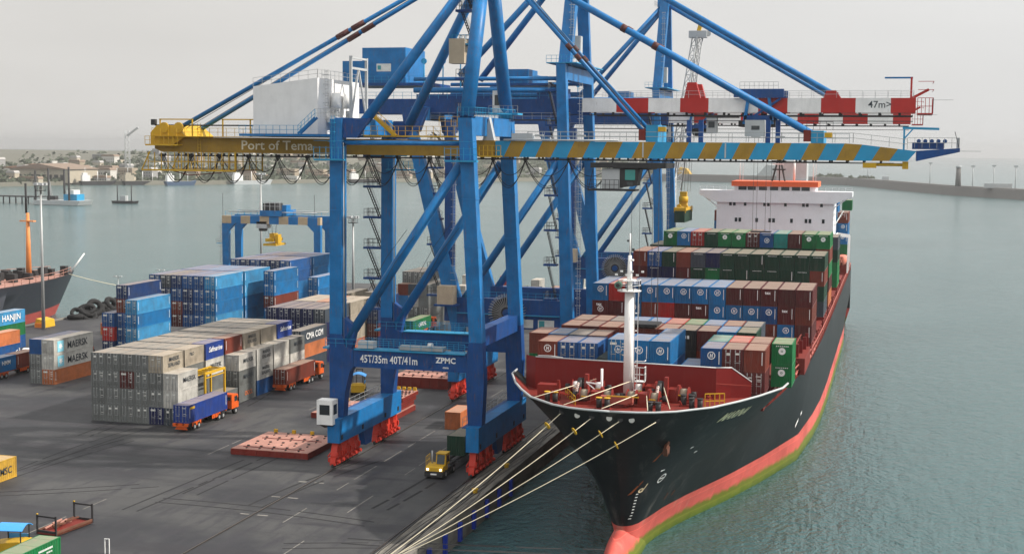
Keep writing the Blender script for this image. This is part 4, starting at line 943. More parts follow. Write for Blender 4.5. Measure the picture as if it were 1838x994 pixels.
    q = MB(); q.rail([(-69,N-.9,17.0),(-51.8,N-.9,17.0)], LBLUE, 1.1, 1.3, .035); q.box((-69.2,N-1.1,14.4), (-51.8,N-.77,14.55), LBLUE); q.build('walkway', c)
    q = MB(); q.box((-59,N-.8,12.45), (-56.2,N-.76,13.8), plain('sign_white', (.6,.62,.6))); q.box((-55.4,N-.8,12.4),(-52.7,N-.76,13.8), plain('sign_white', (.6,.62,.6))); q.box((-55.2,N-.83,12.6),(-54.3,N-.802,13.7), paint('map_teal', (.05,.30,.33))); q.build('sign', c)
    q = MB(); q.box((-54.6,N-.4,55), (-49.6,F+.4,55.15), LBLUE); q.rail([(-54.6,N-.4,55.15),(-49.6,N-.4,55.15)], LBLUE, 1.1, .8, .035); ladder(q, -51.2, N+3, 55, 72, STEEL); q.box((-52.8,mid-1,56.5),(-51.2,mid+1,60), GREYP); q.build('platform', c)
    return c, mid, g
c2, mid, g = tall_crane(218, 237.6, 'tall blue ship crane with red and white boom, middle of the three', True)
c3, mid3, g3 = tall_crane(308, 326.4, 'tall blue ship crane, farthest along the quay behind the ship', False)
def trolley(c, x, mid, g):
    q = MB()
    for y in (mid-g-1.0, mid+g+1.0):
        q.box((x-3.9,y-.4,49.8), (x+3.9,y+.4,51.1), BLUED)
        for s in (-1, 1): q.beam((x+s*1.6,y,49.8), (x+s*2.2,y,45.6), .5, .5, BLUE)
        q.beam((x-2.2,y,46.6), (x+2.2,y,46.6), .5, .7, BLUED); q.beam((x-2.1,y,45.9),(x+3.4,y,49.6), .35,.35, BLUED)
    q.box((x-3.2,mid-g,45.2), (x+2.6,mid+g,46.2), DARK); q.disc((x-1,mid,45.4), .9, (0,1,0), 3, DARK, 12); q.rail([(x-3,mid-g-1,51.1),(x+3,mid-g-1,51.1)], GREYP, 1.1, .8, .04); q.build('trolley', c)
    q = MB(); q.box((x-8.2,mid-g-.6,44.2), (x-6.6,mid-g+1.4,46.6), GREYP); q.box((x-8.4,mid-g-.7,46.6),(x-3.2,mid-g+1.5,47.0), DARK); oc = q.build('operator_cabin', c)
    q = MB(); q.box((x-7.9,mid-g-.63,45),(x-6.9,mid-g-.59,46), GL); q.build('window', oc)
trolley(c2, -21.5, mid, g); trolley(c3, -43.2, mid3, g3)
for dx in (-22.4,-21.8,-20.4,-19.6): MB().tube([(dx,mid,45.2),(dx,mid,28.5)], .035, WIRE, 4, False).build('hoist_rope', c2)
q = MB(); q.box((-22.6,mid-1,28.3), (-19.4,mid+1,28.5), DARK); q.build('headblock', c2)
# ------------------------------------------------------------------ the container ship at the quay
CX, YP, YS = -27.6, 250.0, 371.0
DK = [(0,0),(.0008,1.4),(.0025,2.9),(.007,4.6),(.018,6.6),(.05,9.9),(.09,12.2),(.125,13.9),(.18,16.0),(.24,16.6),(.32,16.75),(1,16.75)]
WT = [(0,0),(.004,.5),(.016,.9),(.04,1.2),(.09,1.9),(.158,3.6),(.282,7.8),(.39,11),(.54,14.8),(.7,16.0),(.83,16.55),(1,16.75)]
ST = [(-9,149),(-3.2,147.4),(.5,146.0),(2.5,145.2),(5,144.6),(10,141.6),(14.8,138.2)]
def itp(T, t):
    if t <= T[0][0]: return T[0][1]
    for (a, x), (b, y) in zip(T, T[1:]):
        if t <= b: return x+(y-x)*(t-a)/(b-a)
    return T[-1][1]
def hb(t, z):
    f = max(0, min(1, (z+3.2)/18)); w, d = itp(WT, t), itp(DK, t); return max(.02, w+(d-w)*f**1.5)
def half(Y, z):
    ys = itp(ST, z); return hb(max(0, min(1, (Y-ys)/(YP-ys))), z)
def hull_mat(name, base, boot):
    m, t, b = nodes(name); tc = t.nodes.new('ShaderNodeTexCoord'); vec = tc.outputs['Object']
    st = coords(t, (.5, .5, .07), False)
    c = mixrgb(t, ramp(t, noise(t, vec, .12, 6), .35, .7), base, tuple(x*1.7+.006 for x in base))
    c = mixrgb(t, ramp(t, noise(t, st, .9, 8, .68), .57, .75), c, (.085,.08,.075) if not boot else (.45,.22,.17))
    c = mixrgb(t, ramp(t, noise(t, st, 1.3, 9, .72), .66, .76), c, RUST)
    if boot:
        sx = t.nodes.new('ShaderNodeSeparateXYZ'); t.links.new(vec, sx.inputs[0])
        ad = t.nodes.new('ShaderNodeMath'); ad.operation = 'MULTIPLY_ADD'; ad.inputs[1].default_value = 1.3; t.links.new(noise(t, vec, .6, 6), ad.inputs[0]); t.links.new(sx.outputs['Z'], ad.inputs[2])
        c = mixrgb(t, ramp(t, ad.outputs[0], -.55, -1.15), c, (.13,.15,.018))       # weed growth along the water line
        c = mixrgb(t, ramp(t, ad.outputs[0], -1.7, -2.5), c, (.06,.10,.012))
    sy = t.nodes.new('ShaderNodeSeparateXYZ'); cy = t.nodes.new('ShaderNodeCombineXYZ'); t.links.new(vec, sy.inputs[0]); t.links.new(sy.outputs['Y'], cy.inputs['X']); t.links.new(sy.outputs['Z'], cy.inputs['Y'])
    br = t.nodes.new('ShaderNodeTexBrick'); br.inputs['Scale'].default_value = 1; br.inputs['Mortar Size'].default_value = .03; br.inputs['Brick Width'].default_value = 9; br.inputs['Row Height'].default_value = 2.3
    br.inputs['Color1'].default_value = (1,1,1,1); br.inputs['Color2'].default_value = (.8,.8,.82,1); br.inputs['Mortar'].default_value = (1.5,1.45,1.4,1); t.links.new(cy.outputs[0], br.inputs['Vector'])
    c = mixrgb(t, .8, c, br.outputs['Color'], 'MULTIPLY')
    bp = t.nodes.new('ShaderNodeBump'); bp.inputs['Strength'].default_value = .25; bp.inputs['Distance'].default_value = .25; t.links.new(noise(t, coords(t, (.4,.4,1), False), .35, 3), bp.inputs['Height']); t.links.new(bp.outputs[0], b.inputs['Normal'])
    t.links.new(c, b.inputs['Base Color']); b.inputs['Roughness'].default_value = .42; b.inputs['Specular IOR Level'].default_value = .16; return m
HULLM = hull_mat('hull_black', (.0055,.007,.0085), False); BOOT = hull_mat('boot_red', (.44,.082,.066), True)
ship = thing('container_ship', 'large black container ship with red lower hull moored along the quay', 'ship')
ts = [0,.0008,.0025,.007,.018,.035,.05,.07,.09,.125,.15,.18,.21,.24,.28,.32,.39,.46,.54,.62,.7,.77,.83,.9,1]
def side_strip(q, zs, t_list, mat, aft=True):
    for s in (-1, 1):
        rows = []
        for z in zs:
            ys = itp(ST, z); row = [(CX+s*(hb(t, z) if t else 0), ys+t*(YP-ys), z) for t in t_list]
            if aft:
                row += [(CX+s*16.75, y, z) for y in (290, 330)]
                row += [(CX+s*(16.75-(0 if z > 4 else (4-z)*.55*k/4)), y, z) for k, y in ((1,350),(2,360),(4,YS))]
            rows.append(q.add(row))
        for a, b in zip(rows, rows[1:]):
            for i in range(len(t_list)-1+(5 if aft else 0)):
                q.face([a+i, a+i+1, b+i+1, b+i], mat, True)
    return q
ZD = 11.2
q = side_strip(MB(), [.8,2,3.5,5,6.5,8,9.5,ZD], ts, HULLM); q.quad([(CX-16.75,YS,.8),(CX+16.75,YS,.8),(CX+16.75,YS,ZD),(CX-16.75,YS,ZD)], HULLM)
q.build('hull', ship)
q = side_strip(MB(), [-9,-6,-4,-3.2,-2.5,-1.5,-.5,.3,.8], ts, BOOT); q.quad([(CX-14,YS,-9),(CX+14,YS,-9),(CX+16.75,YS,.8),(CX-16.75,YS,.8)], BOOT)
k = len(q.v); nu, nv = 20, 24                                          # bulbous bow
for i in range(nu+1):
    a = math.pi*i/nu
    for j in range(nv):
        bb = 2*math.pi*j/nv; q.v.append((CX-.2+1.75*math.sin(a)*math.cos(bb), 150-12*math.cos(a), -3.6+4.2*math.sin(a)**.8*math.sin(bb)))
for i in range(nu):
    for j in range(nv): q.face([k+i*nv+j, k+i*nv+(j+1) % nv, k+(i+1)*nv+(j+1) % nv, k+(i+1)*nv+j], BOOT, True)
q.build('boot_topping', ship)
tf = [t for t in ts if t <= .21]
q = side_strip(MB(), [ZD,12.2,13.2,14.0,14.75], tf, HULLM, False); bwk = q.build('bulwark', ship)
q = MB()
for s in (-1, 1):
    ys = itp(ST, 14.75); pts = [(CX+s*hb(t,14.75)-s*.06, ys+t*(YP-ys)+.05, 14.78) for t in tf]; q.tube(pts, .13, GREYP, 6)
q.build('rail_cap', bwk)
q = MB()
for s in (-1, 1):
    pr = [[(CX+s*max(0, hb(t,z)-.16), itp(ST,z)+t*(YP-itp(ST,z))+.22, z) for t in tf[:-1]] for z in (13.22,14.0,14.7)]
    for lo, hi in zip(pr, pr[1:]):
        for i in range(len(tf)-2): q.quad([lo[i],lo[i+1],hi[i+1],hi[i]], DECKRED)
q.build('bulwark_inside', bwk)
out = [(max(0,hb(t,13.2)-.1), .1+itp(ST,13.2)+t*(YP-itp(ST,13.2))) for t in tf]
q = MB(); k = q.add([(CX-a,b,13.2) for a, b in out]+[(CX+a,b,13.2) for a, b in out]); n = len(out)
for i in range(n-1): q.face([k+i,k+i+1,k+n+i+1,k+n+i], DECKRED)
yb = out[-1][1]-.8; wl, wh_ = hb(.18,ZD)-.5, out[-1][0]-.45; q.quad([(CX-wl,yb,ZD-.1),(CX+wl,yb,ZD-.1),(CX+wh_,yb,13.2),(CX-wh_,yb,13.2)], DECKRED); q.build('forecastle_deck', ship)
q = MB(); ed = [(hb(t,ZD), itp(ST,ZD)+t*(YP-itp(ST,ZD))) for t in ts if t >= .18]+[(16.75,YS)]
for (a, y0_), (b, y1_) in zip(ed, ed[1:]): q.quad([(CX-a+.05,y0_,ZD-.05),(CX+a-.05,y0_,ZD-.05),(CX+b-.05,y1_,ZD-.05),(CX-b+.05,y1_,ZD-.05)], DECKRED)
q.build('main_deck', ship)
q = MB()   # breakwater wall
WALLR = paint('breakwater_red', (.16,.010,.009), .5, .25, .04)
pl = [(-40.5,157.9,12.9,17.0),(-19.2,157.9,12.9,16.75),(-17.6,158.9,12.9,16.7),(-15.4,160.0,12.9,15.0)]
for a, b in zip(pl, pl[1:]):
    p = [(a[0],a[1],a[2]),(b[0],b[1],b[2]),(b[0],b[1],b[3]),(a[0],a[1],a[3])]; q.quad(p, WALLR); q.quad([(x,y+.15,z) for x, y, z in p], WALLR); q.tube([(a[0],a[1]+.07,a[3]),(b[0],b[1]+.07,b[3])], .1, GREYP, 5)
q.quad([(-15.4,160,12.9),(-15.4,160.15,12.9),(-15.4,160.15,15),(-15.4,160,15)], WALLR); q.quad([(-40.5,157.9,12.9),(-42.2,160,12.9),(-42.2,160,16.9),(-40.5,157.9,17)], WALLR); q.tube([(-37.2,157.9,17.05),(-38.4,157.2,17.3),(-40,157.2,17.3)], .08, GREYP, 4)
q.quad([(-19.2,157.88,15),(-15.4,159.98,14.6),(-15.4,159.98,14.52),(-19.2,157.88,14.9)], paint('seam_red', (.34,.06,.045))); q.build('wave_breaker', ship)
# foremast
q = MB(); q.tube([(-28.9,155.4,13.2),(-28.95,155.4,25.6)], .58, WHITE, 20, True, .5); q.tube([(-28.95,155.4,25.6),(-28.95,155.4,29.5)], .34, WHITE, 12, True, .2); q.tube([(-28.95,155.4,29.5),(-28.95,155.4,32)], .09, WHITE, 6); fm = q.build('foremast', ship)
q = MB(); q.disc((-28.95,155.4,25.5), 1.35, (0,0,1), .14, WHITE, 20)
ring = [(-28.95+1.3*math.cos(a), 155.4+1.3*math.sin(a), 25.57) for a in (i*math.pi/6 for i in range(13))]; q.rail(ring, WHITE, 1.15, .6, .04); q.box((-29.6,154.5,26.6),(-28.3,156.3,26.72), WHITE)
for i in range(6): q.box((-30.6+i*.6,155.2,27.2+(i % 2)*.4), (-30.3+i*.6,155.35,27.4+(i % 2)*.4), WHITE)
q.build('crow_nest', fm)
q = MB(); q.disc((-30.0,154.3,26.2), .42, (0,1,0), .7, paint('horn_green', (.12,.22,.17)), 14); q.disc((-30.0,153.9,26.2), .22, (0,1,0), .2, DARK, 10); q.build('fog_horn', fm)
q = MB()
for z in (14.2,15.6,17,19,21,23): q.box((-28.1,154.6,z), (-27.9,154.9,z+.06), WHITE)
q.rail([(-28.0,154.4,15.3),(-26.9,154.4,15.3),(-26.9,155.4,15.3)], WHITE, 1.6, .5, .05, (.55,1.1,1.6)); q.box((-28,154.4,15.2),(-26.9,155.4,15.3), WHITE)
for s in (-.2,.2): q.tube([(-27.95+s,154.5,13.2),(-27.95+s,154.5,25.4)], .04, WHITE, 4)
q.disc((-28.5,155,30.2), .16, (0,0,1), .3, DARK, 8); q.disc((-28.6,155,29.0), .2, (0,0,1), .2, WHITE, 8); q.disc((-29.1,155,31.2), .13, (0,0,1), .22, DARK, 8); q.build('ladder', fm)
# deck gear
DRUM = paint('rope_drum', (.30,.26,.20), .8, .5, .1); GEAR = paint('winch_red', (.20,.02,.014), .5, .4, .1)
def winch(x, y, rz, white, n):
    w = link('mooring_winch', None, ship, (x, y, 13.2), rz)
    q = MB(); q.box((-2.2,-.9,0), (2.2,.9,.25), GEAR); q.box((-.5,-.8,.25), (.5,.8,1.5), GEAR); q.prism([(-.9,.25),(.9,.25),(.5,1.9),(-.3,1.9)], 'x', .5, .75, GEAR); q.tube([(-2.6,0,.95),(2.6,0,.95)], .14, DARK, 8); q.box((-2.1,-.8,.25),(-1.9,.8,1.1), GEAR); q.build('winch_frame', w)
    for k, s in enumerate((-1, 1)[:n]):
        d = MB(); d.tube([(s*.9,0,.95),(s*1.75,0,.95)], .62, WHITE if white else DRUM, 16)
        for xx in (.82, 1.8): d.disc((s*xx,0,.95), .85, (1,0,0), .08, GEAR, 16)
        d.disc((s*2.4,0,.95), .34, (1,0,0), .5, DARK, 10); d.build('rope_drum', w)
    for s in (-1.2, 1.2): MB().box((s-.35,-1.1,.9), (s+.35,-1.0,1.0), YELB).build('brake_handle', w)
for a in ((-33.6,155.6,.1,1,2),(-31.6,150.6,.05,0,2),(-26.3,150.8,-.05,0,2),(-23.6,154.6,-.1,0,2),(-26.4,155.9,0,1,1)): winch(*a)
def windlass(x, y):
    w = link('windlass', None, ship, (x, y, 13.2)); q = MB(); q.box((-1,-1.2,0),(1,1.2,.4), GEAR); q.disc((0,0,1.3), 1.15, (1,0,0), .5, DARK, 18); q.prism([(-.7,.4),(.7,.4),(.3,2.9),(-.4,2.9)], 'x', .5, .9, GEAR); q.build('gypsy_wheel', w)
    q = MB(); CHW = paint('chain_white', (.62,.5,.46))
    for i in range(11): a = i/10; q.disc((-.1, -1.1-a*1.6, 1.9-a*1.8), .16, (.3,1,.4*(i % 2)), .2, CHW if i < 8 else GEAR, 8)
    q.build('anchor_chain', w)
windlass(-33.9,153.0); windlass(-24.9,153.6)
for x, y in ((-36.5,149.5),(-21.6,152.2),(-20.4,150.2),(-30.2,147.6),(-24.4,146.6)):
    q = MB()
    for s in (-.45,.45): q.tube([(x+s,y,13.2),(x+s,y,14.4)], .3, DARK, 12); q.tube([(x+s,y,14.4),(x+s,y,14.5)], .36, YELB if x < -30 else DARK, 12)
    q.box((x-.9,y-.4,13.2),(x+.9,y+.4,13.35), GEAR); q.build('bitts', ship)
q = MB(); q.box((-38.6,151.4,13.2),(-36.2,152.8,14.9), GEAR); q.box((-36.3,151.3,13.2),(-36.0,151.6,15.5), GEAR); q.build('hatch_locker', ship)
q = MB(); q.box((-30.8,148.9,13.6),(-27.2,149.7,14.4), paint('winch_pink', (.36,.10,.08))); q.box((-30,148.3,14.5),(-26.4,148.4,14.62), YELB); q.build('hydraulic_tank', ship)
q = MB(); q.rail([(-19.6,151.6,13.2),(-17.6,152.6,13.2)], YELB, 1.6, .5, .07); q.rail([(-36,154.4,13.2),(-33.6,148.8,13.2)], YELB, 1.0, 1.2, .05); q.build('yellow_rail', ship)
for x, y in ((-32,147.4),(-27.6,146.4),(-34.6,151.0),(-21.8,149),(-18.4,153)):
    MB().beam((x,y,13.9), (x+random.uniform(-2,2),y-1.6,14.6), .14, .14, GEAR).build('roller_fairlead', ship)
q = MB(); q.tube([(-31.2,151.6,13.2),(-31.2,151.6,17)], .14, WHITE, 8); q.beam((-33,151.6,15.4),(-31.2,151.6,15.2),.12,.12,WHITE); q.beam((-31.2,151.6,14.0),(-33,151.6,15.4),.1,.1,WHITE); q.build('jack_staff', ship)
for a, b in (((-37.6,145.5,14.4),(-32.6,155.2,15.2)),((-33.4,142.4,14.4),(-28.4,154.4,15.3)),((-29,141,14.5),(-26.8,150.4,14.6)),((-24.2,141.4,14.5),(-25.9,150.4,14.5)),((-22.2,143.5,14.4),(-24.5,153.4,15))):
    MB().tube([a, b], .05, ROPE, 5).build('deck_rope', ship)
FP = paint('fairlead_white', (.55,.55,.52))
for x, z in ((-33.07,14.1),(-29.61,14.0),(-27.72,14.0),(-26.59,13.9),(-25.43,13.9),(-22.94,13.9),(-31.2,14.0)):
    yy = 138.0
    while half(yy, z) < abs(x-CX)+.02 and yy < 170: yy += .05
    MB().tube([(x,yy-.12,z),(x,yy+.3,z)], .3, FP if x in (-27.72,-25.43,-31.2) else DARK, 12).build('fairlead', ship)
# hull lettering and marks wrapped on the plating
def wrap(me, y0, z0, size, mat, name, slope=0.0, sgn=1, ys_=1):
    m2 = me.copy()
    for vtx in m2.vertices:
        uu, vv = vtx.co.x*size, vtx.co.y*size*ys_; Y, Z = y0+uu, z0+vv+uu*slope; vtx.co = (CX+sgn*(half(Y, Z)+.06), Y-.03, Z)
    m2.materials.clear(); m2.materials.append(mat); return link(name, m2, ship)
wrap(text_mesh('MARINA', 1, .03, 0), 151.5, 12.75, 1.5, plain('ship_name_cream', (.85,.80,.52)), 'ship_name', 0, 1, .98)
def flatring(parts):
    me = ring_mesh(parts); 
    for vtx in me.vertices: vtx.co = (vtx.co.x, vtx.co.z, 0)
    return me
wrap(flatring([('ring',(0,0,.36,.48)),('poly',[(-.3,-.07),(.3,-.07),(.3,.07),(-.3,.07)])]), 148.1, 5.9, 1.15, LETTER, 'thruster_mark')
wrap(flatring([('ring',(0,0,.16,.34)),('poly',[(.2,-.3),(.34,-.3),(.34,.95),(.2,.95)])]), 145.6, 5.0, .8, plain('mark_cream',(.68,.55,.36)), 'bulb_mark')
RS = plain('rust_streak', (.30,.085,.03), .8)
for y, z, hh, ww in ((144.95,5.4,.9,.07),(144.1,9.4,.9,.08),(153.5,2.6,.45,.07),(155.6,2.5,.4,.07)): wrap(flatring([('poly',[(-ww,-hh),(ww*.5,-hh*.8),(ww,hh*.7),(-ww*.4,hh)])]), y, z, 1, RS, 'rust_streak')
for k in range(9): wrap(flatring([('poly',[(-.14,-.07),(.14,-.07),(.14,.07),(-.14,.07)])]), 145.4+k*.06, 4.6-k*.36, .75, LETTER, 'draft_mark')
wrap(flatring([('poly',[(-.5,-.07),(.5,-.07),(.5,.07),(-.5,.07)])]), 201, 3.2, 3.2, LETTER, 'plimsoll_line', .5)
for y, z in ((149.4,9.2),(152,8.2),(147,7.0)): wrap(flatring([('poly',[(-.3,-.1),(.3,.0),(.3,.1),(-.3,.1)])]), y, z, 1, LETTER, 'tug_mark')
hp_ = Vector((CX+half(143.6,10.6)+.15, 143.4, 10.6)); q = MB(); AN = paint('anchor_rust', (.13,.05,.03), .7, .6, .3)
q.beam(hp_+Vector((.1,.4,.8)), hp_+Vector((-.25,-.3,-1.0)), .35, .35, AN); q.prism([(-1.0,-.2),(-.5,-1.1),(0,-.75),(.5,-1.1),(1.0,-.2),(0,-.45)], 'x', -.2, .25, AN)
for i in range(len(q.v)-12, len(q.v)): q.v[i] = (q.v[i][0]+hp_.x-.1, q.v[i][1]+hp_.y, q.v[i][2]+hp_.z)
q.build('anchor', ship)
# hatch coamings, side rail, stanchions
bays = [(162.6,173.0,-39.8,-14.2),(175.5,188.4,-41.7,-13.8),(191.0,203.3,-44,-11.3),(206.5,219.1,-44.2,-11.3),(222.4,235,-44.2,-11.3),(240.2,252.8,-44.2,-11.3),(257.3,270,-44.2,-11.3),(275,287.5,-44,-11.3),(293.7,306.2,-44,-11.3),(312,324.5,-44,-11.3),(352,364.5,-44,-11)]
for a, b, x0, x1 in bays: MB().box((x0,a,ZD), (x1,b,13.44), DECKRED).build('hatch_coaming', ship)
SR = paint('rail_pink', (.36,.10,.08), .55, .4, .1)
q = MB()
for s in (-1, 1):
    pth = [(CX+s*(a-.12), y_, ZD) for a, y_ in ed[1:]]; q.rail(pth, SR, 1.35, 2.2, .05); q.tube([(x, y_, z+1.4) for x, y_, z in pth], .1, SR, 6)
q.build('deck_rail', ship)
for y in range(164, 330, 4):
    q = MB(); xo = min(0, half(y,ZD)-16.4); k0 = len(q.v); q.box((-12.0,y,ZD), (-11.5,y+.4,13.4 if not 160 < y < 206 else 15.2), WALLR); q.beam((-12.6,y+.2,ZD),(-11.2,y+.2,13.4), .25, .25, WALLR); q.tube([(-11.3,y-1,ZD+.5),(-11.3,y+2.4,ZD+.5)], .18, SR, 6); q.v = [(a+xo,b,c_) for a, b, c_ in q.v]; q.build('stanchion', ship)
q = MB(); q.box((-15.2,190,ZD),(-12.6,205,13.0), WALLR)
for y in range(191, 204, 3): q.rail([(-15,y,13),(-12.7,y,13)], SR, 1.6, 1.0, .06); q.beam((-14,y,13),(-12.7,y+1.4,15.0), .14, .14, SR)
q.build('lashing_platform', ship)
# accommodation block
WS_ = paint('accommodation_white', (.80,.83,.87), .5, .15, .02)
q = MB(); q.box((-41.3,333,ZD), (-14.1,347,30.4), WS_); acc = q.build('superstructure', ship)
q = MB(); q.prism([(-41.5,29.2),(-45.4,30.9),(-45.4,32.0),(-9.9,32.0),(-9.9,30.9),(-13.9,29.2)], 'y', 332.2, 338, WS_); q.rail([(-45.2,332.4,32),(-39,332.4,32)], WS_, 1.0, 1.5, .05); q.rail([(-16,332.4,32),(-10,332.4,32)], WS_, 1, 1.5, .05)
q.beam((-44.8,333,30.9),(-41.3,333,28.2), .25, .25, WS_); q.beam((-10.5,333,30.9),(-14.1,333,28.2), .25, .25, WS_); q.build('bridge_wing', acc)
q = MB(); q.box((-37.3,334,32.01), (-18.4,344,33.0), WS_); wh = q.build('wheelhouse', acc)
for x in (-35.4,-33.2,-30.6,-28.0,-25.4,-22.9,-20.7): MB().box((x-.95,333.92,32.1), (x+.95,334.01,32.95), GL).build('window', wh)
MB().box((-37.9,333,33.01), (-17.8,345,34.2), paint('signal_orange', (.80,.14,.05), .5, .2, 0)).build('roof', wh)
for row, z in (((-37.6,-34.6,-29.6,-25.2,-20.6,-16.9),28.4),((-36.2,-31.8,-28.3,-23.7,-19.9,-16.4),24.6)):
    for i, x in enumerate(row):
        q = MB()
        for dx in ((-.75,.15) if i % 2 == 0 else (-.3,)): q.box((x+dx,332.93,z), (x+dx+.62,333.005,z+.95), GL)
        q.build('window', acc)
q = MB(); ladder(q, -14.0, 333.3, 21, 30, WHITE); q.beam((-13.9,334,24),(-12,336,27.5), .2, .2, WHITE); q.rail([(-14,333,26.2),(-11.5,333,26.2)], WHITE, 1.1, .8, .05); q.build('outside_stair', acc)
q = MB()
for sx, sy in ((-1,-1),(1,-1),(0,1)): q.beam((-27.4+sx*1.5,340+sy*1.2,34.2), (-27.4+sx*.3,340+sy*.3,39.5), .3, .3, DARK)
q.box((-28.9,338.6,36.8),(-25.9,341.4,37.1), DARK); q.box((-29.2,339.4,38.8),(-25.8,340.2,39.1), DARK); q.disc((-27.4,340,39.8), .5, (0,0,1), .7, GREYP, 10); q.box((-28.8,338.4,38.1),(-26.2,338.7,38.4), WHITE); q.build('radar_mast', acc)
q = MB(); q.box((-28.8,349,28), (-21.5,356,38.6), GREYP); q.tube([(-23.2,350,38.6),(-23.2,350,40)], .4, DARK, 8); q.tube([(-22,350,38.6),(-22,350,39.8)], .4, DARK, 8); q.build('funnel', ship)
q = MB(); q.tube([(-23.9,341,34.2),(-23.9,341,39.6)], .25, WHITE, 8)
for x in (-36.6,-19.3): q.tube([(x,339,34.2),(x,339,40.5)], .09, WHITE, 5); q.tube([(x+.5,341,34.2),(x+.5,341,38.5)], .07, WHITE, 4)
q.build('aerial', acc)
lb = link('lifeboat', None, ship, (-12.2, 343, 15.6)); q = MB(); k = []
for i in range(9): 
    yy = -4+i; w = 1.3*(1-abs(yy/4.4)**2.6); k.append(q.add([(-w*.7,yy,-1.1),(w*.7,yy,-1.1),(w,yy,-.1),(w*.85,yy,.9),(-w*.85,yy,.9),(-w,yy,-.1)]))
for a, b in zip(k, k[1:]):
    for j in range(6): q.face([a+j,a+(j+1) % 6,b+(j+1) % 6,b+j], paint('lifeboat_orange', (.62,.20,.14)), True)
q.build('boat_hull', lb)
q = MB()
for y in (-3.4,3.4): q.beam((1.4,y,-3),(1.5,y,5.6), .35, .45, WHITE); q.beam((1.5,y,5.6),(-1.5,y,6), .3, .4, WHITE)
q.beam((-1.4,-3.4,6),(-1.4,3.4,6), .3, .3, WHITE); q.build('davit', lb)
# ---- deck cargo, every container a thing of its own
XC0 = -44.2+1.265
def xcol(i): return XC0+i*2.53
ZH = 13.44
def bay(y0, cells, desc, grp, L=L40, H=CH, base=ZH):
    """cells: {(col, tier): (colour, end, marks)}"""
    tops = {}
    for (c, t) in cells: tops[c] = max(tops.get(c, 0), t)
    for (c, t), (col, end, mk) in cells.items():
        tt = 'top' if t == tops[c] else TIER[t]+' tier'
        container(xcol(c), y0, base+t*H, col, f"{CNAME[col]} container, {ORD[c]} column from the quay, {tt}, {desc}", L, H, end, grp, mk)
HB = ('hblue','panel',['H']); MA = ('maroon','panel',['bar']); MT = ('maroon','panel',['tex','bar']); RB = ('brown','panel',['bar']); RD = ('red','panel',[])
cells = {}
r1 = [HB,RD,HB,('blue','panel',['H']),HB,('blue','panel',['H']),('sky','panel',['H']),HB,MA,MA,MT,('maroon','panel',[]),RB]
r1 = [HB,RD,HB,HB,HB,HB,HB,HB,MA,MA,MT,('maroon','panel',[]),('maroon','panel',['bar'])]
r2 = [('maroon','panel',['tex','Hlow']),('maroon','panel',['bar']),HB,RB,RD,MA,MT,HB,HB,HB,('blue','panel',['H']),MT,RB]
r3 = [MA,RB,HB,MA,RB,MA,HB,MA,RB,HB,RB,HB,MA]
for i in range(13): cells[(i,2)] = r1[i]; cells[(i,1)] = r2[i]; cells[(i,0)] = r3[i]
bay(206.5, cells, 'wall of logo containers', 'containers of the third ship bay')
DG = ('dgreen','panel',['T']); cells = {}
r1 = [('brown','panel',['bar']),('blue','door3',[]),('dgreen','panel',['bar']),('brown','panel',[]),('slate','panel',['T']),('navy','panel',[])]+[DG,DG,('dgreen','panel',['bar']),DG,DG,DG,DG]
r2 = [('maroon','panel',[]),('navy','panel',['T']),('navy','panel',['bar']),MA]+[DG,('green','panel',['T']),DG,('dgreen','panel',['bar']),DG,DG,('dgreen','panel',['bar']),DG,('brown','panel',['bar'])]
for i in range(13): cells[(i,3)] = r1[i]; cells[(i,2)] = r2[i]
cells[(12,1)] = ('dgreen','panel',[]); cells[(12,0)] = ('slate','panel',[])
bay(240.2, cells, 'long dark green wall', 'containers of the dark green ship bay')
GW = ('green','panel',['W']); cells = {}
r1 = [GW,HB,('red','door1',[]),('dgreen','panel',['T']),GW,GW,('maroon','door1',[]),('blue','panel',['T','Hlow']),('teal','panel',[]),MA,GW,GW]
for i in range(12): cells[(i+1,4)] = r1[i]
cells[(0,3)] = ('dgreen','panel',[]); cells[(12,3)] = ('brown','panel',[]); cells[(12,2)] = ('green','panel',[]); cells[(12,1)] = ('maroon','panel',[]); cells[(12,0)] = ('orange','panel',[])
for i in range(1, 12): cells[(i,3)] = ('dgreen','panel',[])
bay(257.3, cells, 'high wall before the bridge', 'containers of the high ship bay')
cells = {(12,3):('slate','panel',[]),(12,2):('dgreen','panel',[]),(12,1):('green','panel',[]),(12,0):('green','panel',[]),(11,3):('blue','panel',[])}
bay(293.7, cells, 'narrow stack before the bridge', 'containers before the bridge')
cells = {}
for c in (0, 1, 11, 12):
    for t in range(5): cells[(c,t)] = (('brown','panel',['bar']) if t == 4 else HB if t in (2,3) else ('dgreen','panel',[]) if t == 1 else ('brown','panel',[]))
cells[(11,4)] = ('sky','panel',[]); cells[(11,5)] = ('hblue','panel',[]); cells[(12,1)] = ('green','panel',[]); cells[(10,4)] = ('hblue','panel',['H']); cells[(10,5)] = ('hblue','panel',['H'])
bay(352, cells, 'stack behind the bridge', 'containers behind the bridge')
container(xcol(12)+.4, 365, ZH+CH*5.02, 'green', 'green container topmost at the stern of the ship', L20, CH, 'panel', 'containers behind the bridge')
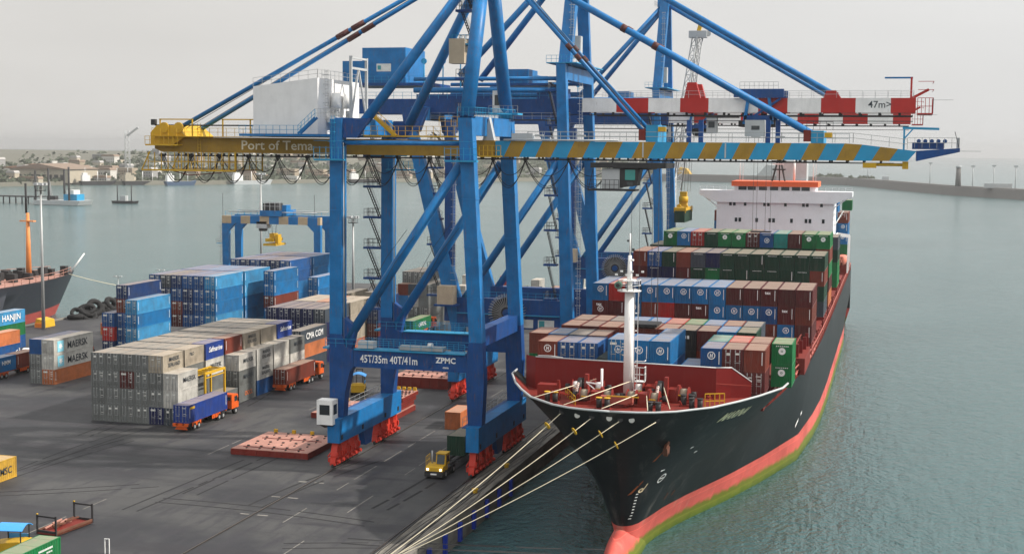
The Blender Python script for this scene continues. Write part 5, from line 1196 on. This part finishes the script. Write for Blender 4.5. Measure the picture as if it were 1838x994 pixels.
# bay B
tn = [['brown','maroon','brown','brown','brown','slate','tan','brown','hblue','dgreen'],['maroon','brown','slate','hblue','hblue','red','green','hblue','brown','slate']]
cells = {}
for rw in range(2):
    for i in range(10):
        for t in (0, 1):
            if t == 0 and not (rw == 0 or i == 9): continue
            col = tn[rw][i] if t else random.choice(['maroon','black','brown'])
            if rw == 0 and i in (5,6,7) and t: col = ('brown','black','maroon')[i-5]
            container(xcol(i+1)-.0, 175.6+rw*6.45, ZH+t*CH, col, f"{CNAME[col]} container, {ORD[i]} column, {'top' if t else 'lower'}, {'near' if rw == 0 else 'far'} row of the flat second bay", L20, CH, 'panel', 'containers of the second ship bay', ['two'] if (rw, i, t) == (0,6,1) else [])
# bay A
lst = []
for i, (col, end, mk) in enumerate((('brown','panel',['H']),('blue','door1',[]),('blue','door1',[]))):
    for t in (0, 1): lst.append((-40.2+i*2.5, 162.4, ZH+t*CH-.35, col if t else 'maroon', L20, end, mk if t else [], ORD[i]+' from the quay, '+('top' if t else 'lower')+', in'))
lone(lst, 'the left front group', 'containers of the first ship bay')
lst = []
for i, col in enumerate(('brown','hblue','slate','maroon')):
    for t in (0, 1):
        if t or i == 0: lst.append((-43.0+i*2.5, 169.0, ZH+t*CH-.3, col if t else 'green', L20, 'panel', [], ORD[i]+' from the quay, '+('top' if t else 'lower')+', in'))
lone(lst, 'the left rear group', 'containers of the first ship bay')
for i, (end, mk) in enumerate((('door3',['H']),('panel',['H']),('panel',['H']))):
    for t in (0, 1): container(-31.15+i*2.5, 160.5, ZH+t*2.9-.1, 'hblue' if t else 'blue', f"bright blue container, {ORD[i]} of the middle group by the mast, {'top' if t else 'lower'}", L40 if i == 2 else L20, 2.9, end if t else 'panel', 'containers of the first ship bay', mk if t else [])
container(-22.8, 162.6, ZH+.1, 'hblue', 'low bright blue container between the middle and right front groups', L20, CH, 'panel', 'containers of the first ship bay')
lst = []
for i, (col, end, mk) in enumerate((('blue','panel',['H']),('maroon','door1',[]),('brown','panel',['bar']))):
    for t in (0, 1): lst.append((-20.15+i*2.5, 160.4, ZH+t*CH, col if t else 'maroon', L20, end if t else 'door0', mk if t else [], ORD[i]+' from the left, '+('top' if t else 'lower')+', in'))
for i, col in enumerate(('teal','red','brown')): lst.append((-20.15+i*2.5, 166.7, ZH+CH, col, L20, 'panel', [], ORD[i]+' from the left, in the row behind'))
lone(lst, 'the right front group', 'containers of the first ship bay')
for t in (0, 1): container(-12.55, 166.7, ZH+t*CH, 'green', f"bright green container, {'upper' if t else 'lower'} of the pair at the right front edge of the ship", L20, CH, 'panel', 'containers of the first ship bay', ['W'])
q = MB(); q.prism([(-34.6,ZH),(-32.4,ZH),(-32.5,16.6),(-33.6,16.9),(-34.4,16.0)], 'y', 161, 166, paint('tarpaulin_dark', (.035,.05,.05), .7)); tag(q.build('tarpaulin_load'), 'dark covered load lying between the front container groups', 'cargo')
# mooring lines with rat guards
for i, (a, b, lab) in enumerate((((-33.07,139.5,14.0),BOL[0],'leftmost of the four pale mooring ropes from the bow'),((-29.6,138.3,13.9),BOL[0],'second from left of the four pale mooring ropes from the bow'),((-26.6,138.3,13.8),BOL[1],'third from left of the four pale mooring ropes from the bow'),((-22.94,139.1,13.8),BOL[1],'rightmost and longest of the four pale mooring ropes from the bow'))):
    A, B = Vector(a), Vector((b[0]+(.1 if i % 2 else -.1), b[1], .55)); t = thing('mooring_rope', lab, 'rope', (0,0,0), 0, 'mooring ropes of the black ship')
    MB().tube([A.lerp(B,f)-Vector((0,0,.5*4*f*(1-f))) for f in (j/16 for j in range(17))], .045, ROPE, 6).build('rope', t)
    f = (.07,.075,.08,.15)[i]; c_ = A.lerp(B,f)-Vector((0,0,2*f*(1-f))); MB().tube([c_, c_+(B-A).normalized()*.08], .42, YELB, 12).build('rat_guard', t)
# ------------------------------------------------------------------ vehicles and yard objects
def wheel(par, x, y, r, w=.5, hub=STEEL, name='wheel'):
    q = MB(); q.disc((x,y,r), r, (1,0,0), w, RUBBER, 16); wo = q.build(name, par)
    MB().disc((x+(w/2+.01 if x > 0 else -w/2-.01),y,r), r*.5, (1,0,0), .04, hub, 10).build('rim', wo); return wo
def semi(loc, label, rz=0):
    t = thing('container_truck', label, 'truck', loc, rz)
    q = MB()
    for x in (-.5,.5): q.box((x-.12,0,.95), (x+.12,13,1.25), ORANGE)
    q.box((-1.2,0,.8),(1.2,.25,1.25), ORANGE); q.prism([(-1.0,.3),(1.0,.3),(.5,1.0),(-.5,1.0)], 'y', .3, .45, ORANGE)
    for y in (.3,4,8,12): q.box((-1.2,y,1.05),(1.2,y+.2,1.24), ORANGE)
    for s in (-1.2,1.12):
        for y0 in (1.5, 7.6):
            for k in range(5): q.box((s,y0+k*.55,.62),(s+.08,y0+k*.55+.4,1.2), ORANGE)
    q.box((-.9,8.6,.4),(-.6,9.2,.95), DARK); q.build('trailer', t)
    for y in (2.2,3.5,9.9,11.2):
        for s in (-1,1): wheel(t, s*.95, y, .5)
    q = MB(); q.box((-.45,11,.6),(.45,16.2,.95), DARK); q.box((-1.2,12.6,.6),(-.75,13.8,1.1), DARK); q.build('tractor_frame', t)
    q = MB(); q.prism([(14,.95),(16.3,.95),(16.3,1.9),(16.1,3.0),(15.6,3.15),(14,3.15)], 'x', -1.2, 1.2, ORANGE); cab = q.build('cab', t)
    q = MB(); q.box((1.19,14.9,2.0),(1.215,15.9,2.8), GL); q.box((-1.215,14.9,2.0),(-1.19,15.9,2.8), GL); q.box((-1,13.97,2.2),(1,14.0,2.8), GL); q.prism([(16.3,1.95),(16.12,2.95),(16.16,2.97),(16.34,1.95)], 'x', -1.05, 1.05, GL); q.build('window', cab)
    for s in (-1,1): MB().box((s*1.3-.12,16,1.9),(s*1.3+.12,16.1,2.5), DARK).build('mirror', cab)
    for s in (-1,1): MB().box((s*.85-.18,16.31,1.05),(s*.85+.18,16.36,1.3), WHITE).build('headlight', cab)
    for s in (-1,1): wheel(t, s*.95, 15.4, .5)
    return t
semi((-99.3, 179.6, 0), 'orange truck and trailer under the blue container beside the grey block')
o = container(-99.3, 179.9, 1.26, 'violet', 'blue container riding on the orange trailer beside the grey block', L40, CH, 'door2', 'containers riding on trucks', ['edge'])
q = MB(); q.quad([(CW/2+.014,.5,1.95),(CW/2+.014,1.9,1.95),(CW/2+.014,1.9,2.3),(CW/2+.014,.5,2.3)], YELB); q.build('sticker', o)
semi((-99.7, 214.2, 0), 'orange truck under the red brown container, farther along the grey block')
container(-99.7, 214.5, 1.26, 'brown', 'red brown container riding on a truck beyond the grey block', L40, CH, 'door2', 'containers riding on trucks', ['edge'])
semi((-152.6, 208.6, 0), 'orange truck with a blue and a red container at the left edge')
container(-152.6, 208.9, 1.26, 'hblue', 'blue short container at the rear of the left edge truck', L20, CH, 'door2', 'containers riding on trucks', [('HMM',1.1,3.2,1.5,LETTER)])
container(-152.6, 215.2, 1.26, 'brown', 'red brown short container at the front of the left edge truck', L20, CH, 'panel', 'containers riding on trucks', ['edge'])
semi((-101.6, 283.6, 0), 'orange truck with green container seen far between the crane legs')
container(-101.6, 283.9, 1.26, 'green', 'green container riding on a truck far between the crane legs', L40, CH, 'panel', 'containers riding on trucks', [('CAPITAL',1.3,6.2,1.3,LETTER)])
t = semi((-148.5, 217.5, 0), 'second orange truck half hidden behind the left edge truck')
# white terminal tractor by the tall stack
def tug(loc, label, mat, rz):
    t = thing('terminal_tractor', label, 'tractor', loc, rz, 'terminal tractors')
    q = MB(); q.box((-1.1,0,.55),(1.1,5.4,.95), DARK); q.box((-1.2,-.12,.35),(1.2,.25,1.0), DARK); q.build('frame', t)
    q = MB(); q.prism([(.1,.95),(2.1,.95),(2.1,1.75),(.35,1.62),(.1,1.45)], 'x', -1.15, 1.15, mat); q.build('bonnet', t)
    q = MB(); q.prism([(1.15,1.6),(2.8,1.6),(2.8,3.0),(1.45,3.0)], 'x', -.15, 1.15, mat); q.box((-.2,1.3,3.0),(1.2,2.9,3.08), mat); cab = q.build('cab', t)
    q = MB(); q.prism([(1.13,1.75),(1.4,2.88),(1.37,2.9),(1.09,1.75)], 'x', 0, 1.0, GL); q.box((1.14,1.6,1.9),(1.17,2.6,2.8), GL); q.box((-.17,1.6,1.9),(-.14,2.6,2.8), GL); q.build('window', cab)
    q = MB(); q.tube([(-.75,1.6,1.6),(-.75,1.6,3.3)], .11, STEEL, 8); q.build('exhaust', t)
    q = MB(); q.rail([(-1.1,.2,1.6),(-1.1,1.7,1.7)], mat, 1.2, .8, .04); q.box((-1.1,2.6,.95),(1.1,5,1.05), DARK); q.build('handrail', t)
    lit = plain('headlight_glow', (1,.9,.65), .4, 3.0)
    for s in (-1,1): MB().box((s*.85-.13,.03,1.12),(s*.85+.13,.1,1.36), lit).build('headlight', t)
    MB().box((-.4,-.15,.6),(.4,-.125,.78), LETTER).build('number_plate', t)
    for y in (1.1,4.3):
        for s in (-1,1): wheel(t, s*1.0, y, .52)
    return t
tug((-54.9, 163.2, 0), 'yellow terminal tractor with lit headlights driving towards the viewer under the crane', YELB, 0)
t = thing('skeletal_trailer', 'dark skeletal trailer behind the yellow tractor under a green container', 'trailer', (-54.6, 169, 0)); q = MB()
for x in (-.5,.5): q.box((x-.12,-1.6,1.0),(x+.12,11,1.24), DARK)
q.box((-1.2,.2,1.05),(1.2,.5,1.23), DARK); q.box((-1.2,6,1.05),(1.2,6.3,1.23), DARK); q.build('frame', t)
for y in (8,9.3):
    for s in (-1,1): wheel(t, s*.95, y, .5)
container(-54.7, 171.6, 1.26, 'dgreen', 'dark green container with pale roof on the trailer behind the yellow tractor', L20, CH, 'panel', 'containers riding on trucks')
tug((-156.9, 224.6, 0), 'white terminal tractor standing before the violet blue container', WHITE, 0.4)
# hatch covers
def hatch(loc, w, l, h, label, n=4):
    t = thing('hatch_cover', label, 'hatch cover', loc, 0, 'ship hatch covers lying on the quay'); q = MB(); q.box((0,0,0),(w,l,h-.06), DECKRED)
    k = 7
    for i in range(k): q.box((w*i/(k-1)-.06 if i else -.03,-.08,0.1),(w*i/(k-1)+.06,-.001,h-.1), DECKRED)
    q.build('coaming', t)
    MB().box((.03,.03,h-.059),(w-.03,l-.03,h), DECKRED_LIT).build('top_plate', t)
    q = MB()
    for i in range(n):
        y = l*(i+.5)/n
        q.box((w*.1,y-.06,h+.002),(w*.9,y+.06,h+.07), DECKRED) if i % 2 == 0 else None
        for j in range(5): x = w*(.14+.17*j); q.box((x-.16,y+.5,h+.002),(x+.16,y+.75,h+.14), DARK); q.box((x+.3,y-.9,h+.002),(x+.45,y-.5,h+.1), DARK)
    q.build('lashing_socket', t)
    for j in range(4): MB().box((w*(.12+.25*j)-.25,l-.5,h),(w*(.12+.25*j)+.25,l-.2,h+.5), YELB).build('cleat', t)
    return t
hatch((-85.6,168.6,0), 11.2, 11.6, .85, 'pinkish hatch cover lying nearest, just left of the inland crane leg')
hatch((-85.6,195.4,0), 13.0, 11.2, .85, 'pinkish hatch cover seen behind the white checker cabin under the crane')
t = hatch((-83.6,225.6,0), 10.2, 11.6, 1.9, 'thick pinkish hatch cover beyond the lettered portal beam')
for k in range(3): hatch((-76.6+k*.25,199.5+k*.3,.86+k*.75), 3.6, 7.5, .6, ('lowest','middle','topmost')[k]+' of the small red panels stacked on the hatch cover')
hatch((-112.8,272.5,0), 8.5, 11.5, 2.4, 'pink hatch cover far behind the crane knee beside the navy block')
# flat rack with end frames and scrap beams
t = thing('flat_rack', 'rusty flat rack with two end frames and loose beams in it', 'flat rack', (-87.35, 126.9, 0), -.12)
FR = paint('rack_rust', (.13,.055,.035), .7, .6, .4)
q = MB(); q.box((0,0,.12),(2.6,6,.3), DECKRED)
for x in (0,2.48): q.box((x,0,.1),(x+.12,6,.55), FR)
q.build('base', t)
for y in (0,5.88):
    q = MB(); q.box((-.02,y,.1),(.16,y+.14,2.2), DARK); q.box((2.44,y,.1),(2.62,y+.14,2.2), DARK); q.box((.16,y+.02,1.95),(2.44,y+.12,2.12), DARK); q.box((.16,y+.02,.1),(2.44,y+.12,.55), DARK); q.box((-.02,y,2.2),(.16,y+.14,2.3), YELB); q.build('end_frame', t)
for k in range(9):
    x, y = random.uniform(.4,1.6), random.uniform(.6,3.6); MB().beam((x,y,.42+k*.05),(x+random.uniform(-.4,.7),y+random.uniform(1,2),.5+k*.05), .16, .16, DECKRED_LIT if k % 2 else FR).build('loose_beam', t)
# forklifts with blue sun canopies
def forklift(loc, rz, label):
    t = thing('forklift', label, 'forklift', loc, rz, 'forklifts with blue canopies')
    q = MB(); q.prism([(-1.9,.5),(2.0,.5),(2.0,1.5),(1.0,1.7),(-.9,1.9),(-1.9,1.7)], 'x', -1.1, 1.1, ORANGE if 0 else YELB); q.build('body', t)
    CB_ = paint('canopy_blue', (.06,.30,.70), .5, .15, 0)
    for x in (-1.0,1.0):
        for y in (-1.2,1.0): MB().box((x-.05,y-.05,1.6),(x+.05,y+.05,3.1), DARK).build('post', t)
    q = MB(); n = 8
    arc = [(-1.3+2.6*i/n, 3.1+.45*math.sin(math.pi*i/n)) for i in range(n+1)]; q.prism(arc+[(x,z-.06) for x, z in reversed(arc)], 'y', -1.5, 1.3, CB_); q.box((1.03,-1.2,1.7),(1.1,1.0,2.2), CB_); q.build('canopy', t)
    q = MB()
    for x in (-.55,.45): q.box((x,2.05,.2),(x+.12,2.3,3.9), DARK); 
    q.box((-.6,2.1,3.7),(.6,2.25,3.85), DARK); q.box((-.7,2.3,.4),(.7,2.4,1.0), DARK); q.build('mast', t)
    for x in (-.5,.38): MB().box((x,2.4,.4),(x+.14,3.6,.46), DARK).build('fork', t)
    for y in (-1.1,1.3):
        for s in (-1,1): wheel(t, s*1.0, y, .5, .42)
    return t
forklift((-84.6,119.0,0), 1.75, 'yellow forklift with blue canopy in the near bottom left corner')
forklift((-86.6,217.4,0), 0.3, 'yellow forklift with blue canopy seen behind the inland crane leg')
t = thing('lifting_frame', 'yellow steel lifting frame on posts standing between grey stack and blue truck', 'frame', (-103.6,190.6,0)); q = MB()
for x in (.1,2.5): q.beam((x,0,6.7),(x,6.6,6.7), .28, .35, YELB); q.beam((x,0,6.0),(x,6.6,6.0), .14, .14, YELB)
for k in range(7): q.beam((.1,k*1.1,6.7),(2.5,min(6.6,k*1.1+(.6 if k % 2 else 0)),6.7), .14, .18, YELB)
q.build('top_truss', t)
for x in (.1,2.5):
    for y in (.1,6.5): MB().box((x-.14,y-.14,0),(x+.14,y+.14,6.55), YELB).build('leg', t)
t = MB(); 
for x in (-.25,.25): t.box((x-.04,-.04,0),(x+.04,.04,1.5), WHITE)
t.box((-.29,-.04,1.5),(.29,.04,1.58), WHITE); tag(t.build('hoop_barrier', None, (-76.4,122.9,0)), 'small white hoop barrier on the asphalt at the bottom edge', 'barrier')
t = MB(); t.box((-.09,-.09,0),(.09,.09,3.4), YELB); tag(t.build('marker_post', None, (-94.2,129.2,0)), 'pale yellow post at the left edge above the forklift', 'post')
# floodlight masts and small lamp posts
def flood(loc, h, label):
    t = thing('floodlight_mast', label, 'light mast', loc, 0, 'tall floodlight masts in the yard'); MB().tube([(0,0,0),(0,0,h)], .42, STEEL, 12, True, .2).build('pole', t)
    q = MB(); q.disc((0,0,h-.9), 1.25, (0,0,1), .12, DARK, 14); q.rail([(1.2*math.cos(a),1.2*math.sin(a),h-.85) for a in (i*math.pi/4 for i in range(9))], STEEL, 1.0, .9, .04); q.disc((0,0,h+.2), 1.0, (0,0,1), .1, DARK, 14); q.build('gallery', t)
    for i in range(6): a = i*math.pi/3+.3; q = MB(); q.cbox((1.15*math.cos(a),1.15*math.sin(a),h+.55), (.6,.6,.5), GREYP); q.build('lamp', t)
    return t
flood((-184.4,272.3,0), 32, 'tall grey floodlight mast at the left before the orange masted ship')
flood((-131.1,325.6,0), 23.4, 'grey floodlight mast seen right of the inland crane leg')
flood((-185.3,386,0), 32.5, 'far floodlight mast rising behind the blue yard gantry')
flood((-66,392,0), 27, 'far floodlight mast seen beyond the waterside crane leg')
for x, y, h, lab in ((-197+7.6,312,8.2,'nearer small lamp post beside the tyre bank'),(-188.6,332,8.2,'farther small lamp post beside the tyre bank'),(-188,246,9,'small lamp post above the green container at the left edge'),(-160,345,12,'thin lamp post behind the tall blue block')):
    t = thing('yard_lamp', lab, 'lamp post', (x,y,0), 0, 'small yard lamps'); MB().tube([(0,0,0),(0,0,h)], .09, STEEL, 6).build('pole', t)
    q = MB(); q.beam((-.9,0,h),(.9,0,h), .08, .08, STEEL); q.build('arm', t)
    for s in (-1,1): MB().cbox((s*.75,-.1,h+.1), (.8,.5,.22), GREYP).build('lamp', t)
# tyre bank along the pier edge
def tyre(loc, rx, rz, sc, label):
    n, m = 18, 8; q = MB(); k = []
    for i in range(n):
        a = 2*math.pi*i/n; k.append(q.add([((1.0+.42*math.cos(b))*math.cos(a), (1.0+.42*math.cos(b))*math.sin(a), .42*math.sin(b)) for b in (2*math.pi*j/m for j in range(m))]))
    for i in range(n):
        A, B = k[i], k[(i+1) % n]
        for j in range(m): q.face([A+j,A+(j+1) % m,B+(j+1) % m,B+j], RUBBER, True)
    o = q.build('quay_fender', None, loc); o.rotation_euler = (rx, 0, rz); o.scale = (sc,)*3; return tag(o, label, 'fender', 'big rubber fenders heaped along the pier edge')
ty = tyre((-188, 300, 1), 0, 0, 1.3, 'large black rubber fender in the heap along the pier edge')
for k in range(46):
    f = .34+.66*random.random(); c = copy_thing(ty, (-187.5+random.uniform(-1.6,2.4), 262+f*80, random.choice((.6,.7,1.5,2.2))*(1.0 if f > .3 else .7))); c.rotation_euler = (random.uniform(0,1.5), 0, random.uniform(0,6)); s = random.uniform(.9,1.6); c.scale = (s,s,s)
q = MB(); q.prism([(-1.3,0),(1.4,0),(1.2,1.6),(-.9,2.0)], 'y', -2, 2, YELB); q.box((-1,-2.4,0),(1.2,-2,1), plain('hivis_orange',(.7,.2,.03))); tag(q.build('yellow_skip', None, (-186.6,276,0)), 'yellow skip standing in front of the tyre heap', 'skip')
q = MB(); q.rail([(0,0,0),(0,9,0)], paint('lime_yellow', (.42,.46,.05)), 2.4, 1.2, .12, (.6,1.2,1.8,2.4)); tag(q.build('barrier_fence', None, (-186.4,252,0)), 'lime yellow barrier by the pier edge behind the green container', 'barrier')
# yard gantry on wheels
g_ = thing('yard_gantry', 'blue rubber tyred yard gantry straddling the farthest blue stack', 'yard crane', (0,0,0)); GA, GB, Y1, Y2 = -163.2, -138.2, 320, 327
for y in (Y1, Y2):
    for x, s in ((GA,1),(GB,-1)):
        q = MB(); q.prism([(x-.75,1.6),(x+.75,1.6),(x+.9,20.2),(x+.9+s*1.8,22.0),(x-.9 if s > 0 else x-.9,22.0),(x-.9,20.2)] if s > 0 else [(x-.75,1.6),(x+.75,1.6),(x+.9,20.2),(x+.9,22),(x-2.7,22),(x-.9,20.2)], 'y', y-.55, y+.55, BLUE); q.build('leg', g_)
    q = MB(); x = GA-.9; k = 0
    while x < GB+.8: q.box((x,y-.6,22.002),(min(x+2.6,GB+.9),y+.6,23.9), BLUE if k % 2 else paint('gantry_tan', (.42,.33,.22))) if y == Y1 else q.box((x,y-.6,22.002),(min(x+2.6,GB+.9),y+.6,23.9), BLUE); x += 2.601; k += 1
    q.rail([(GA,y-.5,23.9),(GB,y-.5,23.9)], LBLUE, 1.1, 1.8, .05); q.tube([(GA+1,y-.6,25),(GB,y-.6,25)], .12, GREYP, 5); q.build('girder', g_)
for x in (GA, GB):
    q = MB(); q.box((x-.6,Y1-2,1.2),(x+.6,Y2+2,2.2), BLUE); q.box((x-1.2,Y1+2,2.2),(x+1,Y1+4.4,4.4), GREYP); q.build('sill_beam', g_)
    for y in (Y1-1.2,Y1+1,Y2-1,Y2+1.2): q = MB(); q.disc((x,y,.75), .75, (1,0,0), .6, RUBBER, 16); q.build('wheel', g_)
    MB().tube([(x-.9,Y1,23.9),(x-.9,Y1,29.5)], .05, DARK, 4).build('aerial', g_)
q = MB(); q.box((-153.5,Y1-.9,24),(-147.6,Y2+.9,25.4), BLUE); q.box((-152.8,Y1-.5,25.4),(-149,Y1+3,27.2), DARK); q.box((-147.6,Y1-.6,24.6),(-146.4,Y1+2,26.8), BLUE); q.rail([(-153.5,Y1-.9,25.4),(-148,Y1-.9,25.4)], GREYP, 2.2, 1.4, .07); q.box((-154.6,Y1-.6,20.9),(-151.8,Y1+1.8,22.6), GREYP); q.box((-154,Y1-.4,20.2),(-152.4,Y1+1,20.9), DARK); q.build('trolley', g_)
q = MB(); q.box((-152,Y1-1,17.6),(-150,Y1+5,18.4), YELB); q.box((-152.6,Y1-1,16.6),(-149.2,Y1+5,17.1), YELB); q.box((-149.8,Y1,17),(-149,Y1+2,19.4), YELB); q.box((-151.8,Y1+1,18.4),(-150.4,Y1+3,19.6), YELB)
for dx in (-2.2,-.6,.8): q.tube([(-150.6+dx*.6,Y1+1,19.4),(-150.6+dx,Y1+1,22.4)], .05, DARK, 4)
q.build('spreader', g_)
q = MB(); ladder(q, GA-1.2, Y1-.6, 2, 22, STEEL); q.box((GA-2.4,Y1-.8,16.8),(GA-.9,Y1+.2,16.95), LBLUE); q.rail([(GA-2.4,Y1-.8,16.95),(GA-.9,Y1-.8,16.95)], STEEL, 1.1, .6, .05); q.build('ladder', g_)
# mobile harbour crane with lattice jib and a hanging container
m_ = thing('harbour_crane', 'grey mobile harbour crane with lattice jib behind the ship', 'crane', (-54.5, 338, 0)); q = MB(); q.box((-3,-7,0.6),(3,7,2.6), GREYP); q.build('chassis', m_)
for y in (-5,-2.5,0,2.5,5):
    for s in (-1,1): q = MB(); q.disc((s*2.6,y,.7), .7, (1,0,0), .6, RUBBER, 14); q.build('wheel', m_)
MB().tube([(1.2,-1,2.6),(2.2,-2,41)], 1.25, GREYP, 14, True, .95).build('tower', m_)
q = MB(); lattice(q, (2.5,-3,32), (8.2,-7.5,68), 2.6, GREYP, 16, 1.7); j = q.build('jib', m_)
q = MB(); q.box((6.2,-8.6,67.6),(10.4,-6.4,69.2), GREYP); q.beam((8.4,-7.5,69.2),(9.2,-7.5,72), .9, .9, YELB); q.disc((10.6,-7.5,68.6), .7, (0,1,0), .5, GREYP, 10); q.build('jib_head', m_)
for dx in (-1,-.4,.4,1): MB().tube([(8.2+dx*.4,-8,67.6),(6.4+dx,-9.4,31.6)], .05, WIRE, 4, False).build('hoist_rope', m_)
t = thing('container_spreader', 'yellow spreader with rotator hanging from the lattice jib over the ship', 'spreader', (-48.6, 328.6, 27.2)); q = MB(); q.disc((0,0,2.6), 1.1, (0,0,1), 1.4, YELB, 12); q.box((-.9,-.8,1.0),(.9,.8,2.0), YELB); q.box((-.8,-.6,3.2),(.8,.6,4.4), YELB); q.build('rotator', t)
q = MB(); q.box((-1.3,-5.5,.1),(1.3,5.5,.8), YELB); q.disc((-.8,-1.6,1.0), .5, (0,1,0), 1, YELB, 10); q.disc((.8,-1.6,1.0), .5, (0,1,0), 1, YELB, 10)
for x in (-1.25,1.25):
    for y in (-5.4,5.4): q.box((x-.15,y-.15,-.4),(x+.15,y+.15,.9), YELB)
q.build('spreader_beam', t)
container(-48.6, 322.6, 27.2-2.6, 'dgreen', 'dark green container hanging under the yellow spreader above the ship', L40, CH, 'panel')
# the other ship at the west side of the pier
TIP = 331
s2 = thing('cargo_ship', 'dark cargo ship with orange foremast moored behind the yard at the left', 'ship', (0,0,0)); SX, SB = -213.5, 11.6
def hb2(y, z): 
    tip = TIP-max(0, (9-z))*.85; d = tip-y
    return 0 if d <= 0 else SB*(1-(1-min(1, d/46))**2.2)*(.55+.45*min(1,(z+8)/17)) if d < 46 else SB*(.9+.1*min(1,(z+8)/17))
def strip2(zs, mat, name):
    q = MB()
    for s in (-1, 1):
        st = []
        for z in zs:
            tip = TIP-max(0, (9-z))*.85; st.append(q.add([(SX+s*hb2(y, z), y, z) for y in [180, 260, 285]+[tip-f for f in (44,36,28,20,14,9,5,2,.8,0)]]))
        for a, b in zip(st, st[1:]):
            for i in range(12): q.face([a+i,a+i+1,b+i+1,b+i], mat, True)
    return q.build(name, s2)
strip2([-.6,2,4,6,7.6], paint('ship_grey_black', (.03,.034,.045), .5, .4, .15), 'hull'); strip2([-8,-4,-2,-.6], paint('ship_bottom_red', (.36,.07,.06), .6, .5, .1), 'boot_topping')
SP = paint('deck_pink', (.38,.20,.16), .6, .5, .2)
q = MB(); pts = [(y, hb2(y, 7.5)) for y in (180,255,275,288,298,308,315,320,322.5)]
for (y0, h0), (y1, h1) in zip(pts, pts[1:]): q.quad([(SX-h0,y0,7.4),(SX+h0,y0,7.4),(SX+h1,y1,7.4),(SX-h1,y1,7.4)], SP)
q.build('deck', s2)
q = MB()
for s in (-1, 1): q.rail([(SX+s*hb2(y,7.6),y,7.6) for y in (180,240,262,280,294,304,312,318,321.5,323.4)], SP, 1.5, 3.4, .08)
q.build('deck_rail', s2)
q = MB(); 
for y in range(176, 286, 28): q.box((SX-8.5,y,7.4),(SX+7.5,y+24,9.6), WHITE)
q.build('hatch_cover', s2)
MB().box((SX-6,288,7.4),(SX+5,291,9), DARK).build('deck_gear', s2)
for k in range(26): x, y = SX+random.uniform(-5.5,5), random.uniform(295,320); MB().box((x-.8,y-.7,7.4),(x+.8,y+.7,8.4+random.random()*1.4), DARK).build('deck_gear', s2)
om = paint('mast_orange', (.70,.26,.08)); q = MB(); q.tube([(SX+1,308,7.4),(SX+1,308,24)], .75, om, 12, True, .4); q.box((SX-1,307.4,21.8),(SX+3,308.6,22.1), om); fm2 = q.build('foremast', s2); MB().tube([(SX+.6,308,24),(SX+.6,308,31.5)], .28, DARK, 8).build('topmast', fm2)
MB().tube([(SX+3,324,8),(SX+5,327,12.5)], .2, WHITE, 6).build('jib_staff', s2)
q = MB(); q.box((SX+11.3,268,3.2),(SX+11.75,271,4.4), LETTER); q.build('hull_mark', s2)
for i, (dy, col) in enumerate(((252,'dgreen'),(258.4,'maroon'),(265,'maroon'),(274,'sky'))): container(SX+5.5, dy, 9.62, col, f"{CNAME[col]} container on the deck of the dark cargo ship, {ORD[i]} from its stern", L20, CH, 'panel', 'containers on the dark cargo ship')
A, B = Vector((SX+3,320,8)), Vector((-189,352,.5)); q = MB(); q.tube([A.lerp(B,f)-Vector((0,0,1.5*4*f*(1-f))) for f in (i/10 for i in range(11))], .09, ROPE, 5); tag(q.build('mooring_rope'), 'dark thin mooring rope from the bow of the orange masted ship', 'rope')

# ------------------------------------------------------------------ leave out containers that neither the photo nor a few steps aside show
bpy.context.view_layer.update(); dg = bpy.context.evaluated_depsgraph_get(); SC_ = bpy.context.scene
eyes = [cam.matrix_world.translation+Vector(d) for d in ((0,0,0),(-9,0,0),(9,0,0),(0,0,6))]
conts = [o for o in C.objects if o.get('category') == 'container']; drop = []
for o in conts:
    bb = [o.matrix_world @ Vector(b) for b in o.bound_box]; lo = Vector(map(min, zip(*bb))); hi = Vector(map(max, zip(*bb))); seen = False
    own = {o.name}|{c.name for c in o.children_recursive}
    pts = [(lo.x+(hi.x-lo.x)*a, lo.y+.02, lo.z+(hi.z-lo.z)*b) for a in (.06,.3,.5,.7,.94) for b in (.08,.5,.92)] + [(lo.x+(hi.x-lo.x)*a, lo.y+(hi.y-lo.y)*b, hi.z-.01) for a in (.08,.5,.92) for b in (.06,.35,.65,.94)] + [(hi.x-.03, lo.y+(hi.y-lo.y)*a, lo.z+(hi.z-lo.z)*b) for a in (.06,.35,.65,.94) for b in (.08,.5,.92)]
    for e in eyes:
        for p in pts:
            d = Vector(p)-e; hit, loc, nn, fi, ob, mw = SC_.ray_cast(dg, e, d.normalized(), distance=d.length+1.0)
            if hit and ob.name in own: seen = True; break
        if seen: break
    if not seen: drop.append(o)
for o in drop:
    for ch in list(o.children_recursive): bpy.data.objects.remove(ch)
    bpy.data.objects.remove(o)
print('containers kept', len(conts)-len(drop), 'left out', len(drop))
